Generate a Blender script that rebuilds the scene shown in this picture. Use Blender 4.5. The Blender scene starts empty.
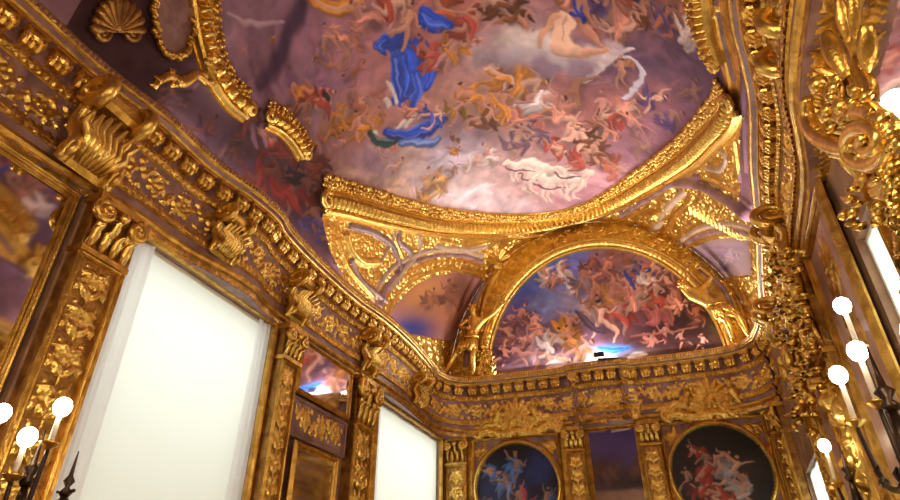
import bpy, math, random
import numpy as np
from mathutils import Vector, Matrix, Quaternion

# ------------------------------------------------------------------ basics
EYE = 1.6                       # everything is modelled relative to eye height, lifted by EYE at the end
PI = math.pi
rng = random.Random(7)
nr = np.random.RandomState(11)
COL = bpy.context.scene.collection
W = {}                          # world origin of every object
F_PX, PITCH, YAW = 587.0, math.radians(31.7), math.radians(19.6)
FW = np.array([-math.sin(YAW)*math.cos(PITCH), math.cos(YAW)*math.cos(PITCH), math.sin(PITCH)])
RT = np.array([math.cos(YAW), math.sin(YAW), 0.0])
UP = np.cross(RT, FW)

def rays(p):
    p = np.atleast_2d(np.array(p, float))
    return (p[:, :1]-450)*RT - (p[:, 1:2]-250)*UP + F_PX*FW

def at_y(px, py, Y):
    d = rays([(px, py)])[0]; return d*(Y/d[1])
def at_x(px, py, X):
    d = rays([(px, py)])[0]; return d*(X/d[0])

def lin(c):
    c = np.array(c, float)/255.0
    return np.where(c <= 0.04045, c/12.92, ((c+0.055)/1.055)**2.4)

# ------------------------------------------------------------------ room shape
XL = -4.4
def xr(y): return 1.41+.057*y
ZS, ZB = 4.30, 3.63             # vault springing and rise
VL = 3.3                        # chart metres per radian of the vault
def v_geo(y):
    l = -4.28; r = xr(y)+.02
    return (l+r)/2, (r-l)/2
def vault(phi, y, inset=0.0):
    c, a = v_geo(y)
    x = c-(a)*np.cos(phi); z = ZS+ZB*np.sin(phi)
    nx = np.cos(phi)/a; nz = -np.sin(phi)/ZB
    n = np.sqrt(nx*nx+nz*nz)
    return np.stack([x+inset*nx/n, y+0*x, z+inset*nz/n], -1)
def vault_n(phi, y):
    c, a = v_geo(y)
    v = np.stack([np.cos(phi)/a, 0*phi, -np.sin(phi)/ZB], -1)
    return v/np.linalg.norm(v, axis=-1, keepdims=True)
def px_vault(p):                # pixel -> chart (s, y) on the vault
    d = rays(p)
    lo = np.zeros(len(d)); hi = np.full(len(d), 40.0/F_PX)
    for _ in range(44):
        t = (lo+hi)/2; q = d*t[:, None]
        c, a = v_geo(q[:, 1])
        zz = np.maximum(q[:, 2]-ZS, 0)/ZB
        g = ((q[:, 0]-c)/a)**2+zz**2-1
        hi = np.where(g > 0, t, hi); lo = np.where(g > 0, lo, t)
    q = d*lo[:, None]
    c, a = v_geo(q[:, 1])
    phi = np.arctan2(np.maximum(q[:, 2]-ZS, 0)/ZB, -(q[:, 0]-c)/a)
    return np.stack([phi*VL, q[:, 1]], -1)
def px_end(p):                  # pixel -> (x, z) on the end wall
    d = rays(p); q = d*(12.0/d[:, 1:2]); return q[:, [0, 2]]

# ------------------------------------------------------------------ object helpers
def finish(o, parent, org):
    COL.objects.link(o)
    W[o] = Vector(org)
    if parent is not None:
        o.parent = parent; o.location = Vector(org)-W[parent]
    else:
        o.location = Vector(org)
def tag(o, label=None, cat=None, group=None, kind=None):
    if label: o['label'] = label
    if cat: o['category'] = cat
    if group: o['group'] = group
    if kind: o['kind'] = kind
    return o
def thing(name, label, cat, org, group=None, kind=None):
    o = bpy.data.objects.new(name, None); o.empty_display_size = .1
    finish(o, None, org); return tag(o, label, cat, group, kind)

class MB:
    def __init__(s): s.v = []; s.f = []; s.m = []; s.n = 0
    def add(s, verts, faces, mi=0):
        verts = np.asarray(verts, float).reshape(-1, 3)
        k = s.n
        s.v.append(verts); s.n += len(verts)
        if isinstance(faces, np.ndarray): s.f += (faces+k).tolist(); nf = len(faces)
        else:
            s.f += [[i+k for i in f] for f in faces]; nf = len(faces)
        s.m += [mi]*nf if not hasattr(mi, '__len__') else list(mi)
        return s
    def box(s, a, b, mi=0):
        x0, y0, z0 = [min(p, q) for p, q in zip(a, b)]; x1, y1, z1 = [max(p, q) for p, q in zip(a, b)]
        v = [(x0,y0,z0),(x1,y0,z0),(x1,y1,z0),(x0,y1,z0),(x0,y0,z1),(x1,y0,z1),(x1,y1,z1),(x0,y1,z1)]
        return s.add(v, [(0,3,2,1),(4,5,6,7),(0,1,5,4),(1,2,6,5),(2,3,7,6),(3,0,4,7)], mi)
    def tube(s, pts, rad, seg=8, mi=0, cap=True, flat=1.0):
        pts = [Vector(p) for p in pts]; n = len(pts)
        if not hasattr(rad, '__len__'): rad = [rad]*n
        t0 = (pts[1]-pts[0]).normalized()
        a = Vector((0, 0, 1)) if abs(t0.z) < .9 else Vector((1, 0, 0))
        u = t0.cross(a).normalized(); vs = []
        for i in range(n):
            t = (pts[min(i+1, n-1)]-pts[max(i-1, 0)])
            t = t.normalized() if t.length > 1e-9 else t0
            u = (u-t*u.dot(t)); u = u.normalized() if u.length > 1e-6 else t.orthogonal().normalized()
            w = t.cross(u)
            for k in range(seg):
                an = 2*PI*k/seg
                vs.append(pts[i]+(u*math.cos(an)+w*math.sin(an)*flat)*rad[i])
        fs = [(i*seg+k, i*seg+(k+1) % seg, (i+1)*seg+(k+1) % seg, (i+1)*seg+k) for i in range(n-1) for k in range(seg)]
        if cap: fs += [tuple(range(seg))[::-1], tuple(range((n-1)*seg, n*seg))]
        return s.add([tuple(v) for v in vs], fs, mi)
    def ball(s, c, r, mi=0, seg=8, rings=6):
        r = (r, r, r) if not hasattr(r, '__len__') else r
        vs = [(c[0], c[1], c[2]-r[2])]
        for j in range(1, rings):
            th = -PI/2+PI*j/rings
            for k in range(seg):
                an = 2*PI*k/seg
                vs.append((c[0]+r[0]*math.cos(th)*math.cos(an), c[1]+r[1]*math.cos(th)*math.sin(an), c[2]+r[2]*math.sin(th)))
        vs.append((c[0], c[1], c[2]+r[2])); L = len(vs)-1
        fs = [(0, 1+(k+1) % seg, 1+k) for k in range(seg)]
        for j in range(rings-2):
            for k in range(seg):
                a = 1+j*seg; fs.append((a+k, a+(k+1) % seg, a+seg+(k+1) % seg, a+seg+k))
        a = 1+(rings-2)*seg
        fs += [(a+k, a+(k+1) % seg, L) for k in range(seg)]
        return s.add(vs, fs, mi)
    def lathe(s, c, prof, seg=16, mi=0):
        vs = [(c[0]+r*math.cos(2*PI*k/seg), c[1]+r*math.sin(2*PI*k/seg), c[2]+z) for r, z in prof for k in range(seg)]
        fs = [(j*seg+k, j*seg+(k+1) % seg, (j+1)*seg+(k+1) % seg, (j+1)*seg+k) for j in range(len(prof)-1) for k in range(seg)]
        fs += [tuple(range(seg))[::-1], tuple(range((len(prof)-1)*seg, len(prof)*seg))]
        return s.add(vs, fs, mi)
    def sweep(s, P, A, B, prof, closed=False, mi=0, mod=None):
        """P path points, A/B the two section axes per point, prof [(a,b)]; mod(i) scales the section"""
        P = np.asarray(P, float); A = np.asarray(A, float); B = np.asarray(B, float); pr = np.asarray(prof, float)
        n, m = len(P), len(pr)
        sc = np.ones(n) if mod is None else np.asarray(mod)
        v = P[:, None, :]+A[:, None, :]*(pr[None, :, 0:1]*1)+B[:, None, :]*(pr[None, :, 1:2]*sc[:, None, None])
        fs = []; ms = []
        for i in range(n if closed else n-1):
            j = (i+1) % n
            for k in range(m-1):
                fs.append((i*m+k, i*m+k+1, j*m+k+1, j*m+k)); ms.append(mi[k] if hasattr(mi, '__len__') else mi)
        return s.add(v.reshape(-1, 3), fs, ms)
    def build(s, name, mats, parent=None, smooth=False, org=None, bevel=0, col=None):
        v = np.concatenate(s.v) if s.v else np.zeros((0, 3))
        if org is None:
            lo, hi = v.min(0), v.max(0); org = ((lo[0]+hi[0])/2, (lo[1]+hi[1])/2, lo[2])
        me = bpy.data.meshes.new(name)
        me.from_pydata((v-np.array(org)).tolist(), [], s.f)
        for m in (mats if isinstance(mats, (list, tuple)) else [mats]): me.materials.append(m)
        me.polygons.foreach_set('material_index', np.array(s.m, np.int32))
        if smooth: me.polygons.foreach_set('use_smooth', np.ones(len(s.f), bool))
        if col is not None:
            at = me.color_attributes.new('paint', 'FLOAT_COLOR', 'POINT')
            c = np.ones((len(v), 4), np.float32); c[:, :3] = col
            at.data.foreach_set('color', c.ravel())
        me.update()
        o = bpy.data.objects.new(name, me); finish(o, parent, org)
        if bevel:
            b = o.modifiers.new('bevel', 'BEVEL'); b.width = bevel; b.segments = 2; b.limit_method = 'ANGLE'
        return o

def instance(name, me, org, rot, parent, scale=1.0):
    o = bpy.data.objects.new(name, me); finish(o, parent, org)
    o.rotation_mode = 'QUATERNION'; o.rotation_quaternion = rot
    if scale != 1.0: o.scale = (scale,)*3 if not hasattr(scale, '__len__') else scale
    return o

def grid_faces(n0, n1):
    i, j = np.meshgrid(np.arange(n0-1), np.arange(n1-1), indexing='ij')
    a = (i*n1+j).ravel()
    return np.stack([a, a+n1, a+n1+1, a+1], -1)

def catmull(pts, per=6, closed=False):
    p = np.array(pts, float); n = len(p)
    if n < 3 and not closed:
        t = np.linspace(0, 1, per+1)[:, None]; return p[:1]*(1-t)+p[-1:]*t
    out = []
    for i in range(n if closed else n-1):
        g = (lambda k: p[k % n]) if closed else (lambda k: p[min(max(k, 0), n-1)])
        a, b, c, d = g(i-1), g(i), g(i+1), g(i+2)
        for k in range(per):
            t = k/per
            out.append(.5*((2*b)+(c-a)*t+(2*a-5*b+4*c-d)*t*t+(3*b-a-3*c+d)*t**3))
    if not closed: out.append(p[-1])
    return np.array(out)

def resample(P, step):
    P = np.asarray(P, float)
    d = np.r_[0, np.cumsum(np.linalg.norm(np.diff(P, axis=0), axis=1))]
    n = max(2, int(round(d[-1]/step))+1); t = np.linspace(0, d[-1], n)
    return np.stack([np.interp(t, d, P[:, k]) for k in range(P.shape[1])], -1)

# ------------------------------------------------------------------ materials
def mat(name, base, rough=.5, metal=0.0, var=0.0, vscale=4.0, bump=0.0, bscale=60.0, spec=.5, base2=None, attr=False, detail=6.0):
    m = bpy.data.materials.new(name); m.use_nodes = True
    nt = m.node_tree; N = nt.nodes; L = nt.links
    b = N['Principled BSDF']
    b.inputs['Roughness'].default_value = rough; b.inputs['Metallic'].default_value = metal
    b.inputs['Specular IOR Level'].default_value = spec
    b.inputs['Base Color'].default_value = (*base, 1)
    tc = N.new('ShaderNodeTexCoord')
    geo = N.new('ShaderNodeNewGeometry')
    if attr:
        a = N.new('ShaderNodeAttribute'); a.attribute_name = 'paint'
        L.new(a.outputs['Color'], b.inputs['Base Color'])
    elif base2 is not None:
        n = N.new('ShaderNodeTexNoise'); n.inputs['Scale'].default_value = vscale; n.inputs['Detail'].default_value = detail
        n.inputs['Distortion'].default_value = .6
        L.new(geo.outputs['Position'], n.inputs['Vector'])
        r = N.new('ShaderNodeValToRGB'); r.color_ramp.elements[0].position = .36; r.color_ramp.elements[1].position = .64
        r.color_ramp.elements[0].color = (*base, 1); r.color_ramp.elements[1].color = (*base2, 1)
        L.new(n.outputs['Fac'], r.inputs['Fac']); L.new(r.outputs['Color'], b.inputs['Base Color'])
        if metal > 0:
            mr = N.new('ShaderNodeMapRange'); mr.inputs['To Min'].default_value = rough+.12; mr.inputs['To Max'].default_value = rough-.1
            L.new(n.outputs['Fac'], mr.inputs['Value']); L.new(mr.outputs['Result'], b.inputs['Roughness'])
    if bump:
        n = N.new('ShaderNodeTexNoise'); n.inputs['Scale'].default_value = bscale; n.inputs['Detail'].default_value = 4
        L.new(geo.outputs['Position'], n.inputs['Vector'])
        bp = N.new('ShaderNodeBump'); bp.inputs['Strength'].default_value = bump; bp.inputs['Distance'].default_value = .02
        L.new(n.outputs['Fac'], bp.inputs['Height']); L.new(bp.outputs['Normal'], b.inputs['Normal'])
    return m
M = {}
M['gold'] = mat('gilded_stucco', (.48, .26, .05), .34, .95, base2=(.84, .53, .12), vscale=7, bump=.35, bscale=45)
M['goldb'] = mat('bright_gilding', (.70, .43, .09), .30, .95, base2=(.96, .66, .18), vscale=9, bump=.2, bscale=60)
M['golda'] = mat('aged_gilding', (.27, .13, .035), .40, .88, base2=(.56, .32, .085), vscale=8, bump=.4, bscale=40)
M['mauve'] = mat('mauve_marble', (.20, .10, .09), .35, 0, base2=(.36, .21, .20), vscale=5, bump=.1, bscale=30)
M['ivory'] = mat('ivory_stucco', (.42, .27, .16), .5, 0, base2=(.56, .40, .27), vscale=6, bump=.15, bscale=40)
M['brown'] = mat('brown_marble', (.10, .045, .03), .35, 0, base2=(.20, .10, .07), vscale=6, bump=.1, bscale=30)
M['mirror'] = mat('old_mirror', (.80, .74, .74), .05, 1.0)
M['mauvep'] = mat('polished_mauve_panel', (.40, .22, .18), .32, 0, base2=(.60, .40, .35), vscale=4)
M['mirrorp'] = mat('tinted_mirror', (.62, .46, .42), .16, 1.0, bump=.06, bscale=12)
M['paint'] = mat('fresco_paint', (.5, .4, .4), .62, 0, attr=True, bump=.10, bscale=70, spec=.3)
M['oil'] = mat('oil_paint', (.3, .2, .2), .4, 0, attr=True, bump=.08, bscale=80, spec=.4)
M['dark'] = mat('dark_bronze', (.035, .02, .014), .35, .6, base2=(.07, .04, .025), vscale=10)
M['black'] = mat('black_housing', (.01, .01, .01), .5)
M['white'] = mat('white_paint', (.78, .77, .74), .5, bump=.05, bscale=20)
M['wax'] = mat('candle_wax', (.86, .80, .68), .4)
M['parquet'] = mat('parquet', (.16, .08, .04), .3, 0, base2=(.30, .16, .08), vscale=3)
M['wall'] = mat('wall_gilded_ground', (.26, .145, .10), .45, .15, base2=(.44, .27, .16), vscale=3, bump=.3, bscale=25)
def emis(name, colr, s):
    m = bpy.data.materials.new(name); m.use_nodes = True
    b = m.node_tree.nodes['Principled BSDF']
    b.inputs['Base Color'].default_value = (*colr, 1); b.inputs['Emission Color'].default_value = (*colr, 1); b.inputs['Emission Strength'].default_value = s
    return m
M['bulb'] = emis('lit_bulb', (1, .86, .62), 22)
M['led'] = emis('lit_led_lens', (.8, .9, 1), 30)
def cloth(name, c, tr):
    m = bpy.data.materials.new(name); m.use_nodes = True
    nt = m.node_tree; N = nt.nodes; L = nt.links; N.remove(N['Principled BSDF'])
    d = N.new('ShaderNodeBsdfDiffuse'); t = N.new('ShaderNodeBsdfTranslucent'); x = N.new('ShaderNodeMixShader')
    d.inputs['Color'].default_value = (*c, 1); t.inputs['Color'].default_value = (*c, 1); x.inputs['Fac'].default_value = tr
    n = N.new('ShaderNodeTexNoise'); n.inputs['Scale'].default_value = 90; bp = N.new('ShaderNodeBump'); bp.inputs['Strength'].default_value = .05
    L.new(n.outputs['Fac'], bp.inputs['Height']); L.new(bp.outputs['Normal'], d.inputs['Normal'])
    L.new(d.outputs[0], x.inputs[1]); L.new(t.outputs[0], x.inputs[2]); L.new(x.outputs[0], N['Material Output'].inputs['Surface'])
    return m
M['blind'] = cloth('window_blind_cloth', (.93, .95, .91), .75)
M['sheer'] = cloth('sheer_curtain_cloth', (.96, .95, .99), .72)

# ------------------------------------------------------------------ noise and strokes on a regular chart
def vnoise(shape, cells, seed):
    r = np.random.RandomState(seed); g = r.rand(cells[0]+2, cells[1]+2)
    u = np.linspace(0, cells[0]-.001, shape[0]); v = np.linspace(0, cells[1]-.001, shape[1])
    i = u.astype(int); j = v.astype(int); a = u-i; b = v-j
    a = a*a*(3-2*a); b = b*b*(3-2*b); a = a[:, None]; b = b[None, :]
    G = lambda p, q: g[np.ix_(i+p, j+q)]
    return (G(0,0)*(1-a)+G(1,0)*a)*(1-b)+(G(0,1)*(1-a)+G(1,1)*a)*b
def fbm(shape, cells, seed, octv=5):
    o = 0; amp = .5; t = 0
    for k in range(octv):
        o = o+amp*vnoise(shape, (cells[0]*2**k, cells[1]*2**k), seed+k); t += amp; amp *= .55
    return o/t

class Chart:
    def __init__(s, u0, u1, v0, v1, res, pxmap=None):
        s.u = np.linspace(u0, u1, max(2, int((u1-u0)/res)+1)); s.v = np.linspace(v0, v1, max(2, int((v1-v0)/res)+1))
        s.shape = (len(s.u), len(s.v)); s.res = res
        s.h = np.zeros(s.shape); s.pxmap = pxmap; s.col = None; s.mk = np.zeros(s.shape)
        s.U, s.V = np.meshgrid(s.u, s.v, indexing='ij')
    def ground(s, c): s.col = np.zeros((*s.shape, 3))+np.array(c)
    def to(s, pts, rad):
        """pixel points and radii -> chart"""
        p = np.array(pts, float); r = np.array(rad, float)*np.ones(len(p))
        if s.pxmap is None: return p, r
        q = s.pxmap(p); qx = s.pxmap(p+[.5, 0]); qy = s.pxmap(p+[0, .5])
        j = np.abs((qx-q)[:, 0]*(qy-q)[:, 1]-(qx-q)[:, 1]*(qy-q)[:, 0])*4
        return q, r*np.sqrt(np.maximum(j, 1e-9))
    def field(s, pts, rad, per=5, raw=False, curve=True):
        p = np.array(pts, float); r = np.array(rad, float)*np.ones(len(p))
        if curve and len(p) > 2:
            pr = catmull(np.c_[p, r], per); p, r = pr[:, :2], np.maximum(pr[:, 2], 1e-3)
        if not raw: p, r = s.to(p, r)
        R = r.max()*1.15
        a0 = np.searchsorted(s.u, p[:, 0].min()-R); a1 = np.searchsorted(s.u, p[:, 0].max()+R)
        b0 = np.searchsorted(s.v, p[:, 1].min()-R); b1 = np.searchsorted(s.v, p[:, 1].max()+R)
        if a1-a0 < 1 or b1-b0 < 1: return None
        U = s.U[a0:a1, b0:b1]; V = s.V[a0:a1, b0:b1]
        best = np.full(U.shape, 9.0); ox = np.zeros(U.shape); oy = np.zeros(U.shape); bl = np.zeros(U.shape); br = np.zeros(U.shape)
        if len(p) == 1: p = np.r_[p, p+1e-6]; r = np.r_[r, r]
        n = len(p)-1
        for i in range(n):
            dx, dy = p[i+1]-p[i]; l2 = dx*dx+dy*dy+1e-12
            t = np.clip(((U-p[i, 0])*dx+(V-p[i, 1])*dy)/l2, 0, 1)
            ex = U-(p[i, 0]+t*dx); ey = V-(p[i, 1]+t*dy); rr = r[i]+(r[i+1]-r[i])*t+1e-6
            nd = np.sqrt(ex*ex+ey*ey)/rr
            k = nd < best
            best = np.where(k, nd, best); ox = np.where(k, ex/rr, ox); oy = np.where(k, ey/rr, oy); bl = np.where(k, (i+t)/n, bl); br = np.where(k, rr, br)
        return (slice(a0, a1), slice(b0, b1)), best, ox, oy, bl, br
    def paint(s, pts, rad, c, soft=.35, mod=.38, op=1.0, raw=False, curve=True, streak=0.0):
        f = s.field(pts, rad, raw=raw, curve=curve)
        if f is None: return
        w, nd, ox, oy, bl, br = f
        a = np.clip((1-nd)/soft, 0, 1); a = a*a*(3-2*a)*op
        sh = 1+mod*np.clip(ox*s.light[0]+oy*s.light[1], -1, 1)      # the painter's own modelling of the form
        if streak: sh = sh+streak*np.sin(ox*7+bl*5)*np.clip(1-nd, 0, 1)
        cc = np.array(c)[None, None]*sh[..., None]
        s.col[w] = s.col[w]*(1-a[..., None])+cc*a[..., None]
    def relief(s, pts, rad, k=.5, raw=False, rib=0, curve=True, mk=None, add=0.0, groove=0.0):
        f = s.field(pts, rad, raw=raw, curve=curve)
        if f is None: return
        w, nd, ox, oy, bl, br = f
        h = np.sqrt(np.clip(1-nd*nd, 0, 1))*br*k
        if groove: h = h*(1-groove*np.exp(-(nd/.22)**2))
        if rib: h = h*(.72+.28*np.abs(np.sin(bl*PI*rib)))
        h = np.where(nd < 1, h+add, 0)
        if mk is not None: s.mk[w] = np.where((nd < 1) & (h >= s.h[w]), mk, s.mk[w])
        elif s.mk.any(): s.mk[w] = np.where((nd < 1) & (h >= s.h[w]), 0, s.mk[w])
        s.h[w] = np.maximum(s.h[w], h)

# ------------------------------------------------------------------ carved scrollwork
def spiral(c, R, a0, turns, sg, n=26, inner=.16):
    t = np.linspace(0, 1, n); r = R*(1-(1-inner)*t**.8); a = a0+sg*2*PI*turns*t
    return np.stack([c[0]+r*np.cos(a), c[1]+r*np.sin(a)], -1)
def leaf(ch, b, ang, L, wd, k=.6, curl=0.4):
    a = np.array(b); p = []
    for i in range(5):
        t = i/4; p.append(a+L*t*np.array([math.cos(ang+curl*t), math.sin(ang+curl*t)]))
    ch.relief(p, [wd*.35, wd*.9, wd, wd*.6, wd*.15], k, raw=True, groove=.35)
def stem(ch, pts, w, k=.7, leaves=.0, rnd=rng, sg=1):
    pts = np.array(pts); n = len(pts); ws = np.linspace(w, w*.45, n)
    ch.relief(pts, ws, k, raw=True, curve=False)
    if leaves:
        for i in range(2, n-2, 3):
            d = pts[i+1]-pts[i-1]; a = math.atan2(d[1], d[0])
            leaf(ch, pts[i], a-sg*rnd.uniform(.7, 1.1), leaves*rnd.uniform(.7, 1.15), w*1.15, .65, sg*.5)
def rosette(ch, c, R, n=6, k=.55):
    for i in range(n):
        a = 2*PI*i/n
        ch.relief([(c[0]+.25*R*math.cos(a), c[1]+.25*R*math.sin(a)), (c[0]+.75*R*math.cos(a), c[1]+.75*R*math.sin(a))], [R*.2, R*.3], k, raw=True, groove=.3)
    ch.relief([c], [R*.32], .9, raw=True)
def palmette(ch, c, ang, R, n=7, k=.6):
    for i in range(n):
        t = (i/(n-1)-.5)*2; a = ang+t*1.35; l = R*(1-.35*abs(t))
        ch.relief([c, (c[0]+l*.6*math.cos(a), c[1]+l*.6*math.sin(a)), (c[0]+l*math.cos(a+.15*t), c[1]+l*math.sin(a+.15*t))], [R*.05, R*.13, R*.10], k, raw=True)
    ch.relief([c], [R*.2], .8, raw=True)
def rinceau(ch, u0, u1, v0, v1, rnd):
    """running scroll along u"""
    H = v1-v0; m = (v0+v1)/2; n = max(1, int(round((u1-u0)/(H*1.05)))); st = (u1-u0)/n
    for i in range(n):
        cu = u0+st*(i+.5); sg = 1 if i % 2 else -1
        sp = spiral((cu, m+sg*H*.03), H*.40, PI if sg > 0 else PI, 1.45, sg)
        stem(ch, sp, H*.065, .75, H*.22, rnd, sg)
        rosette(ch, (cu, m+sg*H*.03), H*.15)
        stem(ch, catmull([(cu-st*.62, m-sg*H*.34), (cu-st*.42, m-sg*H*.1), (cu-H*.38, m+sg*H*.05)], 4), H*.07, .7, H*.16, rnd, -sg)
        leaf(ch, (cu+st*.42, m-sg*H*.3), rnd.uniform(0, 6.28), H*.2, H*.06)
        leaf(ch, (cu+st*.45, m+sg*H*.3), rnd.uniform(0, 6.28), H*.2, H*.06)
        for q in range(4): ch.relief([(cu+rnd.uniform(-.5, .5)*st, m+rnd.choice((-1, 1))*H*rnd.uniform(.36, .46))], [H*.035], .9, raw=True)
def candelabrum_relief(ch, u0, u1, v0, v1, rnd):
    """mirrored ornament climbing along v"""
    Wd = u1-u0; c = (u0+u1)/2; n = max(1, int(round((v1-v0)/(Wd*.98)))); st = (v1-v0)/n
    ch.relief([(c, v0), (c, v1)], [Wd*.035]*2, .8, raw=True, curve=False)
    for i in range(n):
        b = v0+st*i; kind = (i+rnd.randint(0, 1)) % 3
        for sg in (-1, 1):
            a0 = -PI/2
            cc = (c+sg*Wd*.24, b+st*.45)
            sp = spiral(cc, Wd*.20, PI if sg > 0 else 0, 1.3, -sg)
            stem(ch, sp, Wd*.045, .8, Wd*.15, rnd, -sg)
            leaf(ch, (c, b+st*.62), PI/2-sg*.75, Wd*.46, Wd*.11, .6, -sg*.6)
            leaf(ch, (c, b+st*.1), PI/2-sg*1.05, Wd*.48, Wd*.11, .6, sg*.5); leaf(ch, (c+sg*Wd*.44, b+st*.2), PI/2+sg*.5, Wd*.3, Wd*.08, .6, -sg*.5)
            leaf(ch, (c+sg*Wd*.3, b+st*.78), PI/2+sg*.3, Wd*.25, Wd*.06, .6, -sg*.6)
        if kind == 0: palmette(ch, (c, b+st*.62), PI/2, Wd*.33)
        elif kind == 1: rosette(ch, (c, b+st*.5), Wd*.17)
        else:
            ch.relief([(c, b+st*.3), (c, b+st*.5), (c, b+st*.66)], [Wd*.06, Wd*.15, Wd*.05], .7, raw=True)
        for q in range(3): ch.relief([(c, b+st*(.8+.07*q))], [Wd*(.05-.008*q)], .9, raw=True)
def crest_relief(ch, w, h, rnd, figures=True):
    """mirrored crest: scrolls, palmette, two reclining figures; u in [-w/2,w/2], v in [0,h]"""
    palmette(ch, (0, h*.42), PI/2, h*.55, 9)
    rosette(ch, (0, h*.40), h*.17)
    for sg in (-1, 1):
        stem(ch, catmull([(0, h*.12), (sg*w*.16, h*.08), (sg*w*.34, h*.2), (sg*w*.47, h*.08)], 8), h*.085, .8, h*.2, rnd, sg)
        stem(ch, spiral((sg*w*.41, h*.2), h*.17, -PI/2, 1.4, sg), h*.06, .8)
        stem(ch, spiral((sg*w*.13, h*.33), h*.2, -PI/2, 1.3, -sg), h*.06, .8, h*.14, rnd, -sg)
        for q in range(5):
            leaf(ch, (sg*w*(.1+.075*q), h*(.22+.02*q)), PI/2-sg*(.3+.15*q), h*rnd.uniform(.25, .4), h*.07, .6, -sg*.7)
        if figures:
            hip = np.array((sg*w*.24, h*.33)); ch1 = hip+np.array((-sg*w*.045, h*.27)); hd = ch1+np.array((-sg*w*.005, h*.2))
            for q in (0, .06):
                ch.relief([hip, hip+np.array((sg*w*.085, h*(.12-q*2))), hip+np.array((sg*w*.155, -h*(.06+q)))], [h*.085, h*.065, h*.035], .95, raw=True)
            ch.relief([hip, ch1], [h*.095, h*.105], .95, raw=True)
            ch.relief([hd], [h*.075], 1.1, raw=True)
            ch.relief([ch1, ch1+np.array((-sg*w*.06, -h*.02)), ch1+np.array((-sg*w*.11, h*.1))], [h*.05, h*.04, h*.03], 1, raw=True)
            ch.relief([ch1, ch1+np.array((sg*w*.06, -h*.06)), ch1+np.array((sg*w*.09, -h*.2))], [h*.05, h*.04, h*.03], 1, raw=True)

def relief_mesh(ch, name, mp, mats, parent=None, cut=True, amp=1.0, smooth=True, frost=.006):
    """mp(U,V,H)->xyz.  cut: only the carved silhouette is kept"""
    H = ch.h*amp
    n0, n1 = ch.shape
    rough = (vnoise(ch.shape, (max(2, n0//3), max(2, n1//3)), 5)-.5)*frost*2
    P = mp(ch.U, ch.V, np.where(ch.h > 0, H+rough, 0)).reshape(-1, 3)
    F = grid_faces(n0, n1)
    mi = (ch.mk.ravel()[F].max(1)).astype(int)
    if cut:
        k = (ch.h.ravel()[F] > 0).any(1); F = F[k]; mi = mi[k]
    used = np.unique(F); idx = -np.ones(len(P), int); idx[used] = np.arange(len(used))
    if len(F) == 0: return None
    mb = MB(); mb.add(P[used], idx[F], mi)
    return mb.build(name, mats, parent, smooth)

def plane_map(o, eu, ev, en):
    o, eu, ev, en = [np.array(q, float) for q in (o, eu, ev, en)]
    return lambda U, V, H: o+U[..., None]*eu+V[..., None]*ev+H[..., None]*en

def add_frame(mb, o, eu, ev, en, w, h, wd, dp, mi=0):
    """rectangular moulded frame, lower-left at o"""
    o, eu, ev, en = [np.array(q, float) for q in (o, eu, ev, en)]
    c = [(0, 0), (w, 0), (w, h), (0, h)]; d = [(-1, -1), (1, -1), (1, 1), (-1, 1)]
    prof = [(0, 0), (0, dp*.7), (wd*.2, dp), (wd*.4, dp*.75), (wd*.6, dp*.9), (wd*.85, dp*.5), (wd, dp*.3), (wd, 0)]
    P = [o+eu*a+ev*b for a, b in c]; A = [eu*a+ev*b for a, b in d]
    return mb.sweep(P, A, [en]*4, prof, True, mi)

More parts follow.
